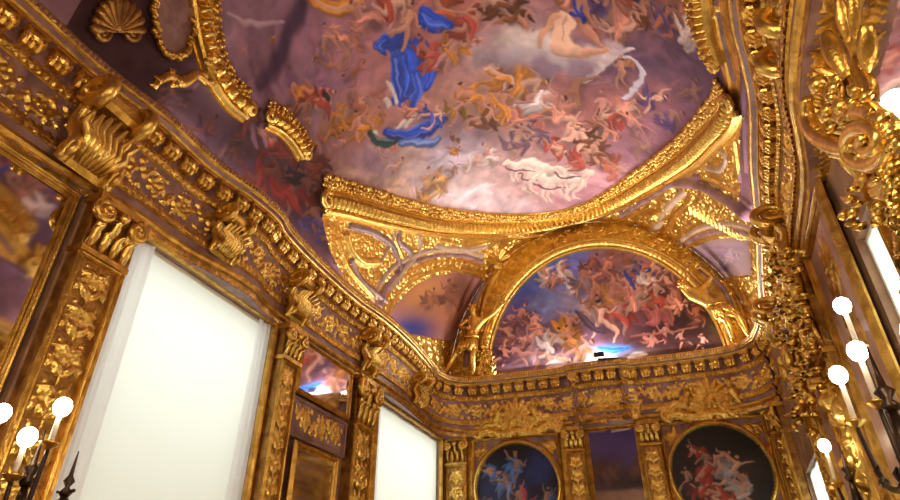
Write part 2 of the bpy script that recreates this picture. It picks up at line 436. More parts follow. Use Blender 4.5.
# ------------------------------------------------------------------ painted figures
SK = [lin((214, 160, 138)), lin((198, 140, 118)), lin((224, 178, 158)), lin((186, 120, 98)), lin((205, 150, 140))]
def figure_paint(ch, x, y, L, ang, rnd, skin=None, drape=None, hair=None, op=1.0, mono=None):
    sk = skin if skin is not None else rnd.choice(SK)
    sk = np.array(sk)*rnd.uniform(.55, 1.0)
    ca, sa = math.cos(ang), math.sin(ang)
    def T(px, py): return (x+L*(px*ca-py*sa), y+L*(px*sa+py*ca))
    f = rnd.choice((-1, 1))
    # local frame: -y is towards the head
    hip = (0, 0); chest = (f*rnd.uniform(-.08, .1), -.34); head = (chest[0]+f*rnd.uniform(-.1, .12), -.60)
    ch.paint([T(.05, -.3), T(.12, .12), T(.05, .45)], [L*.3, L*.42, L*.3], np.array((.055, .032, .04)), .95, .1, .42*op)
    if drape is not None:
        d = np.array(drape)*.85
        for k in range(5):
            a = rnd.uniform(0, 6.28); q = [T(*hip), T(.3*math.cos(a), .3*math.sin(a)), T(.62*math.cos(a+.5), .55*math.sin(a+.5))]
            ch.paint(q, [L*.15, L*.17, L*.05], d*rnd.uniform(.6, 1.15), .5, .5, op, streak=.25)
    for sg in (-1, 1):
        kx = sg*.16+f*rnd.uniform(-.05, .32); ky = .30+rnd.uniform(-.2, .1)
        fx = kx+rnd.uniform(-.35, .2)*f; fy = ky+rnd.uniform(.1, .36)
        ch.paint([T(sg*.06, 0), T(kx, ky), T(fx, fy)], [L*.105, L*.075, L*.035], sk*rnd.uniform(.75, 1.05), .35, .45, op)
    ch.paint([T(*hip), T((hip[0]+chest[0])/2, -.17), T(*chest)], [L*.125, L*.105, L*.135], sk, .35, .45, op)
    if drape is not None:
        ch.paint([T(-.16, -.02), T(.02, .06), T(.2, .16), T(.28*f, .3)], [L*.07, L*.11, L*.10, L*.04], np.array(drape), .4, .6, op, streak=.3)
    for sg in (-1, 1):
        e = (chest[0]+sg*rnd.uniform(.18, .32), chest[1]+rnd.uniform(-.22, .2)); h = (e[0]+sg*rnd.uniform(-.12, .26), e[1]+rnd.uniform(-.3, .12))
        ch.paint([T(chest[0]+sg*.1, chest[1]-.05), T(*e), T(*h)], [L*.055, L*.045, L*.026], sk*rnd.uniform(.85, 1.1), .4, .4, op)
    ch.paint([T(*head)], [L*.085], sk*1.05, .35, .4, op)
    hc = hair if hair is not None else rnd.choice([lin((92, 52, 34)), lin((140, 88, 48)), lin((70, 42, 36))])
    ch.paint([T(head[0]-.05*f, head[1]-.05), T(head[0]+.03, head[1]-.07)], [L*.06, L*.055], hc, .5, .3, op)
def smudge(ch, seed, s1=2.2, s2=5.0):
    n0, n1 = ch.shape
    def f(sd, cell): return (fbm(ch.shape, (max(2, n0//cell), max(2, n1//cell)), sd, 2)-.5)*2
    I = np.arange(n0)[:, None]+f(seed, 9)*s1*1.6+f(seed+5, 34)*s2*1.6
    J = np.arange(n1)[None, :]+f(seed+11, 9)*s1*1.6+f(seed+17, 34)*s2*1.6
    I = np.clip(I, 0, n0-1.001); J = np.clip(J, 0, n1-1.001); i = I.astype(int); j = J.astype(int); a = (I-i)[..., None]; b = (J-j)[..., None]; C = ch.col
    ch.col = (C[i, j]*(1-a)+C[i+1, j]*a)*(1-b)+(C[i, j+1]*(1-a)+C[i+1, j+1]*a)*b
    ch.col = ch.col*(.74+.52*fbm(ch.shape, (max(2, n0//12), max(2, n1//12)), seed+31, 3))[..., None]
def drapery(ch, pts, r, c, rnd, n=9):
    pts = np.array(pts, float); r = np.array(r, float); c = np.array(c)
    ch.paint(pts, r, c*.7, .35, .4, 1)
    for k in range(n):
        o = rnd.uniform(-.75, .75); d = np.gradient(pts, axis=0); nn = np.stack([-d[:, 1], d[:, 0]], -1); nn /= np.linalg.norm(nn, axis=1, keepdims=True)+1e-9
        q = pts+nn*(r*o*np.array([rnd.uniform(.6, 1.2) for _ in r]))[:, None]
        f = rnd.choice((.45, .6, 1.1, 1.35, 1.7)); cc = c*f if f < 1.5 else c*.9+np.array((.12, .14, .18))
        ch.paint(q, r*rnd.uniform(.12, .3)*np.array([.5]+[1]*(len(r)-2)+[.4]), cc, .7, .3, .85)
def blob(ch, x, y, rx, c, op=1.0, warp=None, ry=None, ang=0):
    q, r = ch.to([(x, y)], [1.0]); s = r[0]
    du = ch.U-q[0, 0]; dv = ch.V-q[0, 1]
    if ch.pxmap is not None:                         # turn the offset back to px directions
        e = ch.pxmap([(x, y), (x+1, y), (x, y+1)]); J = np.array([e[1]-e[0], e[2]-e[0]]).T
        Ji = np.linalg.inv(J); a = Ji[0, 0]*du+Ji[0, 1]*dv; b = Ji[1, 0]*du+Ji[1, 1]*dv
    else: a, b = du, dv
    ry = ry or rx; ca, sa = math.cos(ang), math.sin(ang)
    a, b = (a*ca+b*sa)/rx, (-a*sa+b*ca)/ry
    d = a*a+b*b
    if warp is not None: d = d*(1+1.5*(warp-.5))+ .6*(warp-.5)
    al = np.exp(-np.clip(d, 0, 30)**1.4)*op
    ch.col = ch.col*(1-al[..., None])+np.array(c)*al[..., None]

def L8(r, g, b): return lin((r, g, b))
exec_parts = []
# ================================================================== CEILING
R5 = random.Random(5)
vc = Chart(0.0, PI*VL, 2.0, 12.0, .0175, px_vault); vc.light = (.45, -.8)
vc.ground(L8(150, 112, 124))
wp = fbm(vc.shape, (9, 9), 3); wp2 = fbm(vc.shape, (26, 26), 9)
wp = wp*.7+wp2*.3
B = lambda x, y, r, c, op=1.0, ry=None, ang=0: blob(vc, x, y, r, L8(*c), op, wp, ry, ang)
# broad ground colours
B(120, 40, 130, (72, 50, 54)); B(190, 130, 90, (78, 54, 60)); B(265, 200, 80, (84, 50, 54)); B(300, 240, 60, (78, 46, 60))
B(280, 70, 75, (140, 112, 138), 1, 120); B(240, 30, 50, (150, 122, 140), .9, 90); B(285, 60, 30, (84, 62, 88), .85, 80, .45); B(330, 60, 60, (168, 118, 138), .9)
B(345, 125, 55, (176, 130, 76), .95, 40); B(360, 175, 55, (160, 104, 118), .9, 40); B(320, 90, 40, (120, 92, 150), .6, 26)
B(420, 60, 90, (176, 126, 126), .8); B(480, 30, 90, (178, 112, 100), .9, 60); B(540, 45, 80, (186, 168, 172), .95, 34); B(520, 70, 80, (150, 132, 148), .7, 20)
B(640, 60, 100, (118, 90, 116), 1, 110); B(690, 90, 70, (112, 88, 118), .9, 70, .4); B(650, 20, 50, (92, 72, 96), .8); B(600, 10, 60, (186, 130, 122), .8, 30)
B(560, 110, 120, (170, 112, 104), .8, 45); B(480, 110, 60, (182, 138, 112), .8, 36); B(630, 110, 60, (176, 120, 118), .6, 22, -.5)
B(430, 175, 90, (226, 198, 160), 1, 30, -.15); B(400, 192, 60, (224, 188, 160), .9, 24, .1); B(490, 180, 60, (216, 194, 196), .95, 40); B(380, 165, 30, (120, 96, 150), .6, 20)
B(445, 150, 40, (190, 168, 184), .8, 22, -.5); B(470, 130, 50, (128, 100, 112), .8, 20); B(560, 165, 80, (186, 146, 146), .9, 34); B(640, 150, 60, (156, 112, 130), .9, 30, -.6)
B(600, 185, 60, (186, 140, 150), .8, 20, -.3); B(230, 140, 50, (84, 60, 70), .95); B(300, 170, 40, (84, 54, 58), .9); B(300, 225, 50, (70, 40, 48), .9); B(345, 215, 30, (80, 46, 50), .8)
B(460, 205, 70, (220, 200, 206), .85, 18); B(445, 160, 30, (206, 192, 208), .8, 14, -.6)
vc.col *= (.80+.4*fbm(vc.shape, (40, 40), 21, 4))[..., None]
# streaks of cloud
for k in range(240):
    x = R5.uniform(180, 740); y = R5.uniform(-25, 215); a = R5.uniform(-.9, .9); l = R5.uniform(14, 46)
    q = vc.pxmap([(x, y)])[0]; i = min(max(np.searchsorted(vc.u, q[0]), 0), vc.shape[0]-1); j = min(max(np.searchsorted(vc.v, q[1]), 0), vc.shape[1]-1)
    c = vc.col[i, j]*R5.choice((.68, .8, 1.25, 1.4))
    vc.paint([(x-l*math.cos(a), y-l*math.sin(a)), (x, y+R5.uniform(-6, 6)), (x+l*math.cos(a), y+l*math.sin(a))], [1.5, R5.uniform(4, 9), 1.5], c, .9, .2, .5)
BL = L8(54, 88, 196); OC = L8(196, 134, 58); RD = L8(176, 84, 72); WH = L8(216, 200, 200); PK = L8(214, 150, 132); VI = L8(106, 84, 132); GN = L8(84, 92, 78); BR = L8(120, 74, 50)
# scattered small angels everywhere the crowd is thick
for k in range(60):
    x = R5.uniform(240, 640); y = R5.uniform(-20, 160)
    q = vc.pxmap([(x, y)])[0]
    figure_paint(vc, x, y, R5.uniform(10, 17), R5.uniform(-3, 3), R5, np.array(R5.choice(SK))*R5.uniform(.7, 1.0), R5.choice((None, None, OC, RD, PK, BR)), None, .75)
# upper left drapery and curtain
for k in range(9):
    x = 235+k*11; vc.paint([(x, -30), (x+R5.uniform(-8, 8), 40), (x+14+R5.uniform(-6, 6), 110), (x+20, 150)], [6, 7, 6, 3], L8(150, 116, 134)*R5.uniform(.75, 1.2), .7, .35, .7)
vc.paint([(300, 0), (285, 50), (262, 90)], [12, 16, 9], L8(74, 54, 78), .8, .3, .9)
drapery(vc, [(290, -8), (325, 6), (352, 2), (372, -8)], [5, 9, 9, 5], L8(200, 136, 54), R5, 10)
vc.paint([(228, 22), (250, 28), (282, 26)], [3, 4, 2], L8(188, 160, 172), .6)
# blue group
for p, r in (([(398, 30), (386, 40), (378, 44)], [7, 9, 6]), ([(400, 40), (412, 60), (404, 84), (410, 104)], [12, 17, 15, 9]), ([(420, 40), (430, 60), (424, 84)], [9, 10, 7]), ([(396, 46), (400, 72), (396, 98)], [7, 9, 6]), ([(424, 16), (440, 24), (452, 28)], [8, 10, 7])):
    drapery(vc, p, r, BL*R5.uniform(.9, 1.2), R5, 14)
for (x, y, L, a, dr) in ((404, 26, 40, .2, None), (430, 52, 34, -.5, RD), (452, 50, 34, .7, OC), (392, 8, 34, 1.1, RD), (366, 14, 30, -.6, PK), (470, 22, 40, .5, RD), (498, 8, 36, -.7, BR), (446, 12, 34, -.4, L8(176, 96, 60)),
        (345, 55, 26, .3, None), (338, 36, 24, -.7, PK), (352, 74, 24, 1.0, None), (330, 64, 22, 2.2, None), (358, 42, 22, -.3, None), (326, 44, 20, .9, None),
        (300, 96, 30, 1.2, OC), (318, 104, 30, .8, RD), (292, 110, 24, 1.6, BR), (345, 120, 28, .3, OC), (362, 128, 26, -.5, OC), (330, 132, 24, 1.3, L8(170, 120, 60)), (356, 106, 22, 2.4, None)):
    figure_paint(vc, x, y, L, a, R5, None, dr)
vc.paint([(320, 96), (324, 98)], [5, 5], L8(66, 48, 58), .4, .5)
for (x, y) in ((388, 82), (394, 92), (386, 98), (398, 78), (404, 124), (414, 118), (380, 130)):
    vc.paint([(x, y), (x+R5.uniform(-8, 8), y+R5.uniform(3, 9))], [4, 3], L8(206, 194, 190), .6, .5)
drapery(vc, [(390, 130), (412, 138), (430, 128), (446, 118)], [5, 8, 7, 4], BL*.9, R5, 12)
drapery(vc, [(402, 142), (420, 146), (436, 138)], [3, 5, 3], L8(110, 132, 196), R5, 8)
drapery(vc, [(372, 134), (384, 142), (396, 140)], [4, 6, 4], L8(56, 82, 76), R5, 7)
for (x, y, L, a, dr) in ((600, 20, 34, -1.0, None), (620, 26, 30, 1.2, PK), (590, 6, 30, .4, L8(150, 100, 70)), (640, 10, 28, -.3, None), (515, 18, 30, 1.9, BR), (665, 20, 26, .6, VI), (628, 4, 24, -1.4, None)):
    figure_paint(vc, x, y, L, a, R5, None, dr)
# winged figure
for k in range(9):
    t = k/8; vc.paint([(586+6*t, 80-4*t), (606+5*t, 62-10*t), (634-14*t, 48-2*t+8*t)], [3, 4.2, 1.6], L8(222, 206, 204)*R5.uniform(.82, 1.05), .45, .35)
vc.paint([(622, 58), (636, 62), (642, 78), (634, 94), (624, 99)], [1.2, 2.6, 3, 2.4, 1], L8(206, 200, 214), .35, .4)
figure_paint(vc, 576, 92, 40, .5, R5, L8(206, 146, 116), None)
for (x, y, L, a, dr) in ((520, 86, 40, 1.2, OC), (498, 78, 32, -.4, L8(206, 140, 60)), (540, 98, 38, 1.6, WH), (505, 108, 34, .2, OC), (470, 100, 32, -.6, OC), (452, 110, 26, .7, L8(160, 120, 60)), (558, 116, 34, 1.9, PK), (530, 122, 32, -1.3, L8(190, 120, 110)), (484, 122, 28, .5, BR),
        (600, 112, 28, .3, None), (614, 120, 26, -1.1, RD), (592, 126, 26, 1.2, None), (628, 112, 24, .8, PK), (606, 132, 24, 2.0, None), (584, 140, 26, -.5, BR), (640, 126, 22, -.5, None), (568, 138, 26, .9, None), (430, 118, 24, 1.1, L8(90, 100, 190)), (412, 108, 22, -.4, PK), (548, 146, 26, 1.6, RD), (622, 74, 26, .1, None), (652, 98, 22, 1.5, VI)):
    figure_paint(vc, x, y, L, a, R5, None, dr)
# pale horses and cloud riders near the lower rim
for (x, y, s) in ((540, 176, 1.0), (556, 184, 1.0), (524, 168, .8), (570, 174, .8)):
    c = L8(222, 198, 188)*R5.uniform(.88, 1.05)
    vc.paint([(x+24*s, y-2), (x+8*s, y-6*s), (x-8*s, y-3)], [7*s, 7*s, 6*s], c, .35, .5)
    vc.paint([(x-8*s, y-3), (x-16*s, y-9*s), (x-22*s, y-4)], [5*s, 4*s, 2.5*s], c, .35, .5)
    for q in (-8, -2, 16, 24): vc.paint([(x+q*s, y), (x+(q-5)*s, y+10*s), (x+(q-1)*s, y+16*s)], [2.6*s, 1.8*s, 1.1*s], c*.86, .35, .4)
    vc.paint([(x-20*s, y-2), (x-8*s, y+3), (x+12*s, y+2)], [.8, 1.1, .8], L8(110, 76, 84), .5, .2)
for (x, y, L, a, dr) in ((436, 180, 26, -.8, L8(222, 178, 110)), (450, 172, 20, .8, None), (470, 162, 22, 1.1, WH), (488, 156, 22, -.5, WH), (424, 190, 18, .2, L8(216, 168, 96)), (396, 168, 20, .5, None), (580, 160, 26, .9, RD), (596, 152, 24, -.6, BR), (610, 166, 24, 1.7, L8(180, 110, 90)), (640, 146, 22, 1.2, None), (516, 142, 28, .3, L8(120, 90, 110)), (534, 136, 26, -.9, L8(110, 84, 104)), (668, 118, 24, 1.0, VI), (690, 92, 22, .7, L8(150, 110, 120))):
    figure_paint(vc, x, y, L, a, R5, L8(206, 160, 142)*R5.uniform(.85, 1.05), dr, None, .85)
for p, r in (([(424, 12), (438, 20), (453, 26)], [6, 9, 6]), ([(384, 38), (378, 44), (386, 50)], [5, 6, 4]), ([(396, 56), (400, 76), (404, 96)], [7, 9, 6]), ([(412, 70), (418, 88), (414, 104)], [6, 7, 4])): drapery(vc, p, r, BL*1.1, R5, 12)
# bright cloud bank with the seated nude
for (x, y, r, c) in ((512, 36, 16, (206, 190, 186)), (530, 44, 22, (214, 200, 196)), (520, 58, 18, (178, 162, 170)), (560, 60, 20, (196, 180, 186)), (590, 56, 18, (206, 188, 192)), (612, 48, 14, (196, 176, 186)), (540, 70, 16, (140, 120, 138)), (500, 58, 14, (160, 142, 152)), (575, 68, 16, (150, 128, 146)), (480, 60, 14, (146, 128, 136))):
    vc.paint([(x, y), (x+R5.uniform(4, 12), y+R5.uniform(-3, 3))], [r, r*.8], L8(*c), .6, .3, .85)
vc.paint([(556, 50), (580, 54), (606, 50)], [8, 7, 3], L8(206, 158, 134), .35, .5)
vc.paint([(562, 44), (562, 32), (566, 16)], [12, 9, 11], L8(230, 192, 168), .3, .5)
vc.paint([(563, 42), (564, 30), (566, 14)], [1, 1.4, 1], L8(170, 120, 102), .8, .1, .7)
vc.paint([(556, 16), (545, 30), (538, 46)], [5, 4.5, 3], L8(212, 164, 138), .3, .4)
vc.paint([(575, 16), (588, 34), (600, 46)], [5, 4.5, 3], L8(196, 140, 118), .3, .4)
vc.paint([(558, 3), (560, 5)], [6, 6], L8(158, 112, 60), .4, .4); vc.paint([(556, 48), (575, 50)], [8, 8], L8(220, 180, 156), .4, .4)
# dark overflowing figures on the left of the frame
for (x, y, L, a, dr) in ((246, 120, 34, 1.0, L8(120, 70, 66)), (280, 150, 40, .4, L8(118, 60, 62)), (310, 165, 36, -.6, L8(110, 60, 50)), (262, 180, 40, 1.4, L8(120, 54, 50)), (290, 200, 44, .2, L8(130, 50, 46)), (318, 222, 36, -.3, L8(82, 60, 100)), (200, 128, 34, .9, L8(96, 66, 80)), (170, 92, 30, -.4, L8(100, 74, 84)), (226, 150, 30, 1.8, L8(94, 70, 74)), (300, 180, 30, 2.2, L8(60, 40, 50))):
    figure_paint(vc, x, y, L, a, R5, L8(140, 92, 84)*R5.uniform(.7, 1.1), dr)
# the painted flanks of the vault that only the wall mirrors show
pm = vc.pxmap; vc.pxmap = None
for k in range(150):
    s = R5.uniform(5.2, 10.2); y = R5.uniform(2.0, 6.0)
    if s < 6.4 and y > 2.6: continue
    figure_paint(vc, s, y, R5.uniform(.35, .7), R5.uniform(-3, 3), R5, np.array(R5.choice(SK))*R5.uniform(.6, 1.0), R5.choice((None, VI, RD, PK, BR, BL*.8, WH)))
vc.pxmap = pm
smudge(vc, 51, 1.7, 4.2)
vc.col = np.clip(vc.col, 0, 1)**1.16*1.22
# split: gilded stucco end and right flank against fresco
fC = [(322, 188), (345, 193), (380, 203), (420, 213), (450, 218), (505, 221), (560, 215), (600, 202), (640, 178), (680, 150), (705, 125), (722, 105), (727, 90)]
fD = [(692, -24), (693, 0), (699, 25), (708, 50), (714, 62)]
poly = np.r_[vc.pxmap([(352, 292), (330, 250), (322, 215)]), vc.pxmap(fC), vc.pxmap([(722, 70), (714, 45), (706, 20), (700, -10), (699, -24)])]
poly = np.r_[[(-.1, 12.2), (-.1, poly[0, 1])], poly, [(9.35, poly[-1, 1]), (9.35, 8.5), (10.6, 8.5), (10.6, 12.2)]]
def inside(P, U, V):
    r = np.zeros(U.shape, bool)
    for i in range(len(P)):
        x0, y0 = P[i]; x1, y1 = P[i-1]
        c = ((y0 > V) != (y1 > V)) & (U < (x1-x0)*(V-y0)/(y1-y0+1e-12)+x0)
        r ^= c
    return r
st = inside(poly, vc.U, vc.V)
# stucco relief on the vault end, laid out along the mouldings
def rib(pts, r, mk=None, k=.55, rb=0, f=.62): vc.relief(pts, np.array(r)*f, k*1.5, mk=mk, rib=rb)
def fil(pts, off=0): pass
rib([(338, 206), (380, 216), (425, 226), (470, 231), (520, 231), (570, 224), (610, 212), (650, 190), (690, 160), (718, 132)], 3.2, 1)
rib([(340, 212), (380, 222), (425, 233), (470, 238), (520, 238), (575, 230), (615, 218), (655, 196), (694, 168)], 2.4)
rib([(350, 226), (372, 232), (392, 246), (400, 268)], 4, 1); rib([(344, 220), (368, 226), (392, 238), (404, 262)], 2.6)
rib([(330, 196), (336, 206), (332, 216), (326, 208)], 4.5, None, .8)
rib([(346, 236), (350, 250), (362, 262), (376, 262)], 5, None, .8); rib([(352, 262), (362, 282), (384, 300)], 4, 1); rib([(338, 240), (348, 268), (372, 296)], 3.4)
rib([(404, 220), (398, 240), (410, 256), (388, 286), (380, 306)], 3.6, 1); rib([(412, 224), (420, 248), (404, 270), (390, 290)], 3, 2); rib([(396, 224), (390, 244), (380, 262)], 3, 2)
for k in range(5): rib([(376+k*7, 222+k*2), (384+k*5, 236), (392+k*3, 250)], [1.4, 2.4, 1.6], None, .7)
# small arch over the left corner
for r, w, mk in ((0, 2.6, None), (7, 3.4, None), (14, 2.2, 1), (20, 3, 2)):
    rib([(386-r*.8, 322), (394-r, 300-r*.2), (408-r*.8, 284-r*.8), (430-r*.3, 272-r), (458, 269-r), (482, 276-r)], w, mk, .6, 26 if w == 3.4 else 0)
rib([(436, 246), (452, 250), (470, 250), (486, 246)], 3, 2); rib([(440, 240), (470, 244), (500, 238)], 2.2)
for a in range(7): rib([(497, 262), (497+13*math.cos(-PI*a/6), 262-13*math.sin(PI*a/6))], [2, 3.4], None, .8)
rib([(497, 266), (497, 272)], [7, 6], None, .9); rib([(486, 276), (497, 282), (508, 274)], 3, None, .8)
# cartouches either side of the lunette head
rib([(600, 240), (630, 238), (655, 228), (668, 208), (684, 192)], 3.4, 2); rib([(604, 246), (634, 245), (662, 234), (676, 214), (692, 198)], 2.4)
rib([(620, 216), (650, 198), (676, 182), (700, 176)], 3, 1); rib([(616, 222), (640, 212), (650, 206)], 2.2)
for p in ([(652, 214), (662, 208), (668, 214), (660, 220), (654, 216)],): rib(p, 2.4, None, .9)
for r, w, mk in ((0, 2.4, None), (5, 2.6, 1), (10, 2.4, None), (15, 2.4, 2)):
    rib([(752, 236-r*.5), (730, 233-r*.6), (704, 238-r*.7), (684, 248-r*.6), (672-r*.4, 258), (690-r*.3, 272), (716, 284+r*.3)], w, mk, .6)
rib([(668, 182), (700, 184), (730, 200), (748, 214)], 6, 1, .8); rib([(672, 176), (704, 178), (734, 192), (752, 206)], 2.6)
for k in range(13): rib([(690+k*4.4, 206+k*2.2), (692+k*4.4, 212+k*2.2)], [2.2, 3], None, .9)
rib([(700, 150), (716, 148), (726, 158), (720, 170), (708, 168)], 3, 2); rib([(728, 110), (734, 140), (740, 180)], 2.4); rib([(716, 0), (724, 40), (734, 80)], 3, 1); rib([(710, -8), (718, 30), (728, 76), (732, 96)], 2.4)
rib([(728, 0), (734, 30), (742, 70), (744, 120), (746, 170)], 2.6)
rib([(706, 8), (712, 2), (718, 8), (714, 16)], 3, None, .8)
# leafage between the mouldings
RL = random.Random(31)
def spray(x, y, R, n=6):
    a0 = RL.uniform(0, 6.28)
    for k in range(n):
        a = a0+2*PI*k/n+RL.uniform(-.2, .2); c = RL.choice((-.6, .6))
        rib([(x+R*.15*math.cos(a), y+R*.15*math.sin(a)), (x+R*.65*math.cos(a+c*.4), y+R*.65*math.sin(a+c*.4)), (x+R*math.cos(a+c), y+R*math.sin(a+c))], [R*.13, R*.20, R*.08], None, .6, 0, 1.0)
    rib([(x, y)], [R*.24], None, .7, 0, 1.0)
for k in range(3600):
    x = RL.uniform(330, 760); y = RL.uniform(100, 300)
    q = vc.pxmap([(x, y)])[0]; i = np.searchsorted(vc.u, q[0]); j = np.searchsorted(vc.v, q[1])
    if i >= vc.shape[0] or j >= vc.shape[1] or not st[i, j] or vc.h[i, j] > 0: continue
    spray(x, y, RL.uniform(2.6, 5.6), RL.randint(4, 7))
_pm = vc.pxmap; vc.pxmap = None          # leafage low on the flanks next to the far wall
for k in range(420):
    s = RL.choice((RL.uniform(.1, 2.2), RL.uniform(8.6, 10.3))); y = RL.uniform(8.6, 11.95); i = np.searchsorted(vc.u, s); j = np.searchsorted(vc.v, y)
    if i >= vc.shape[0] or j >= vc.shape[1] or not st[i, j] or vc.h[i, j] > 0: continue
    R_ = RL.uniform(.08, .16); a0 = RL.uniform(0, 6.28)
    for q in range(5): leaf(vc, (s, y), a0+1.257*q, R_*1.2, R_*.3, .8, .7)
    vc.relief([(s, y)], [R_*.3], .9, raw=True)
vc.pxmap = _pm
stc = st.ravel()
# painted field inside the small arch, and in the right cartouche
pa = inside(vc.pxmap([(388, 340), (388, 322), (396, 304), (410, 288), (432, 276), (458, 272), (482, 279), (486, 300), (470, 345)]), vc.U, vc.V)
pb = inside(vc.pxmap([(750, 240), (730, 237), (706, 241), (688, 250), (678, 259), (694, 270), (718, 280), (752, 276)]), vc.U, vc.V)
vc.h[pa] = 0; vc.h[pb] = 0
fr = ~st | pa | pb
sv = vc.col.copy()
blob(vc, 440, 300, 50, L8(150, 92, 60), 1); blob(vc, 412, 330, 24, L8(36, 34, 110), 1, None, 14); blob(vc, 420, 292, 24, L8(190, 126, 66), .8, None, 10, -.5)
blob(vc, 462, 290, 12, L8(96, 52, 40), .9, None, 20)
figure_paint(vc, 448, 296, 24, .1, R5, L8(130, 76, 56), L8(110, 62, 40)); figure_paint(vc, 430, 300, 18, .6, R5, L8(150, 92, 64), L8(140, 84, 50))
vc.col = np.where(pa[..., None], vc.col, sv); sv = vc.col.copy()
blob(vc, 720, 260, 60, L8(150, 122, 118), 1); figure_paint(vc, 724, 258, 22, 1.3, R5, L8(190, 160, 160), L8(126, 106, 128)); figure_paint(vc, 704, 256, 14, .6, R5, L8(170, 136, 140), L8(140, 110, 130))
for k in range(6): vc.paint([(686+k*3, 258), (712, 246+k*2), (744, 244+k*5)], [1, 1.6, 1], L8(150, 120, 136)*R5.uniform(.8, 1.2), .5, .3, .7)
vc.col = np.where(pb[..., None], vc.col, sv)
V_ = vault(vc.U/VL, vc.V).reshape(-1, 3)
Vn = vault_n(vc.U/VL, vc.V).reshape(-1, 3)
V_ = V_+Vn*vc.h.ravel()[:, None]
Fv = grid_faces(*vc.shape)
ff = fr.ravel()[Fv].all(1)
def submesh(F, P): 
    u = np.unique(F); ix = -np.ones(len(P), int); ix[u] = np.arange(len(u)); return u, ix[F]
u, f = submesh(Fv[ff], V_)
m = MB(); m.add(V_[u], f); fresco = m.build('ceiling_fresco', M['paint'], None, True, col=vc.col.reshape(-1, 3)[u])
tag(fresco, 'large vault fresco of figures in blue and pink drapery among violet clouds', 'fresco')
Fs = Fv[~ff]; u, f = submesh(Fs, V_)
hh = vc.h.ravel(); mk = vc.mk.ravel()
mi = np.where(hh[Fs].max(1) <= 0, 3, np.where(mk[Fs].max(1) == 1, 1, np.where(mk[Fs].max(1) == 2, 2, 0)))
m = MB(); m.add(V_[u], f, mi.tolist()); ceil = m.build('ceiling', [M['goldb'], M['mauve'], M['ivory'], M['gold']], None, True)
tag(ceil, 'gilded stucco end of the vault between fresco and far wall', 'ceiling', kind='structure')
# vault behind the photographer (seen only in mirrors)
cb = Chart(0, PI*VL, -4.0, 2.02, .06, None); cb.light = (.4, -.8); cb.ground(L8(132, 100, 112)); w2 = fbm(cb.shape, (9, 9), 77)
cb.col *= (.6+.8*w2)[..., None]
for k in range(90): figure_paint(cb, R5.uniform(.3, 10), R5.uniform(-4, 2), R5.uniform(.5, .9), R5.uniform(-3, 3), R5, None, R5.choice((None, VI, RD, PK, BL, OC)))
smudge(cb, 81, 1, 2)
m = MB(); m.add(vault(cb.U/VL, cb.V).reshape(-1, 3), grid_faces(*cb.shape)); o = m.build('ceiling', M['paint'], None, True, col=cb.col.reshape(-1, 3))
tag(o, 'painted vault above and behind the viewpoint', 'ceiling', kind='structure')

# ---- carved frame of the fresco: ribbed roll plus a row of leaf buds on the inner side
def vault_path(px, per=10, step=.02):
    c = px_vault(catmull(px, per)); c = resample(c, step)
    phi = c[:, 0]/VL; P = vault(phi, c[:, 1]); N = vault_n(phi, c[:, 1])
    T = np.gradient(P, axis=0); T /= np.linalg.norm(T, axis=1, keepdims=True)
    A = np.cross(N, T); A /= np.linalg.norm(A, axis=1, keepdims=True)
    return P, A, N, T
def fresco_frame(px, label, sgn, wd=1.0):
    P, A, N, T = vault_path(px); A = -A*sgn            # A points away from the painting
    t = thing('fresco_frame', label, 'frame', tuple(P[len(P)//2]), group=None)
    w = .30*wd
    mb = MB(); n = len(P)
    prof = [(-.02, 0), (-.02, .05), (.02, .09), (.05, .06)]
    mb.sweep(P, A*wd, N, prof)
    mod = .62+.6*np.abs(np.sin(np.arange(n)*PI/6.0))
    roll = [(.05+.13*(1-math.cos(a))/1.0, .03+.13*math.sin(a)) for a in np.linspace(0, PI, 9)]
    mb.sweep(P, A*wd, N, roll, mod=mod)
    mb.sweep(P, A*wd, N, [(.31, 0), (.31, .10), (.345, .125), (.38, .10), (.40, .04), (.44, .04), (.44, 0)])
    mb.build('ribbed_moulding', M['goldb'], t, False)
    mb = MB(); r = random.Random(3); mb.sweep(P, A*wd, N, [(-.22, 0), (-.22, .03), (-.02, .04)])
    for i in range(0, n, 4):
        for k in range(3):
            c = P[i]+A[i]*(-.04-.065*k+r.uniform(-.02, .02))*wd+N[i]*.05
            s = r.uniform(.028, .048)*(wd if wd < 1 else 1.15)
            mb.ball(c+T[i]*r.uniform(-.02, .02), (s, s*r.uniform(.8, 1.4), s*r.uniform(.8, 1.2)), 0, 6, 4)
    mb.build('leaf_bud_row', M['goldb'], t, True)
    for e in (0, -1):
        mb = MB(); c = P[e]+A[e]*.18*wd
        sp = spiral((0, 0), .17*wd, 0, 1.6, 1 if e == 0 else -1, 22, .2)
        mb.tube([c+A[e]*a+T[e]*b*.9+N[e]*(.08+.05*i/22) for i, (a, b) in enumerate(sp)], [.055*wd]*22, 6)
        mb.build('end_scroll', M['goldb'], t, True)
    return t
fresco_frame(fC, 'long curved gilded fresco frame above the far lunette', 1)
fresco_frame([(205, -30), (208, 10), (212, 42), (219, 66), (232, 88), (247, 100)], 'gilded fresco frame piece curving at the upper left of the ceiling', 1, .72)
fresco_frame([(266, 109), (284, 119), (298, 135), (306, 150)], 'short gilded fresco frame piece broken off between dark painted figures', 1, .62)
fresco_frame([(694, -26), (695, 0), (700, 25), (708, 48), (714, 62)], 'gilded fresco frame piece at the upper right beside the cornice', -1, .8)
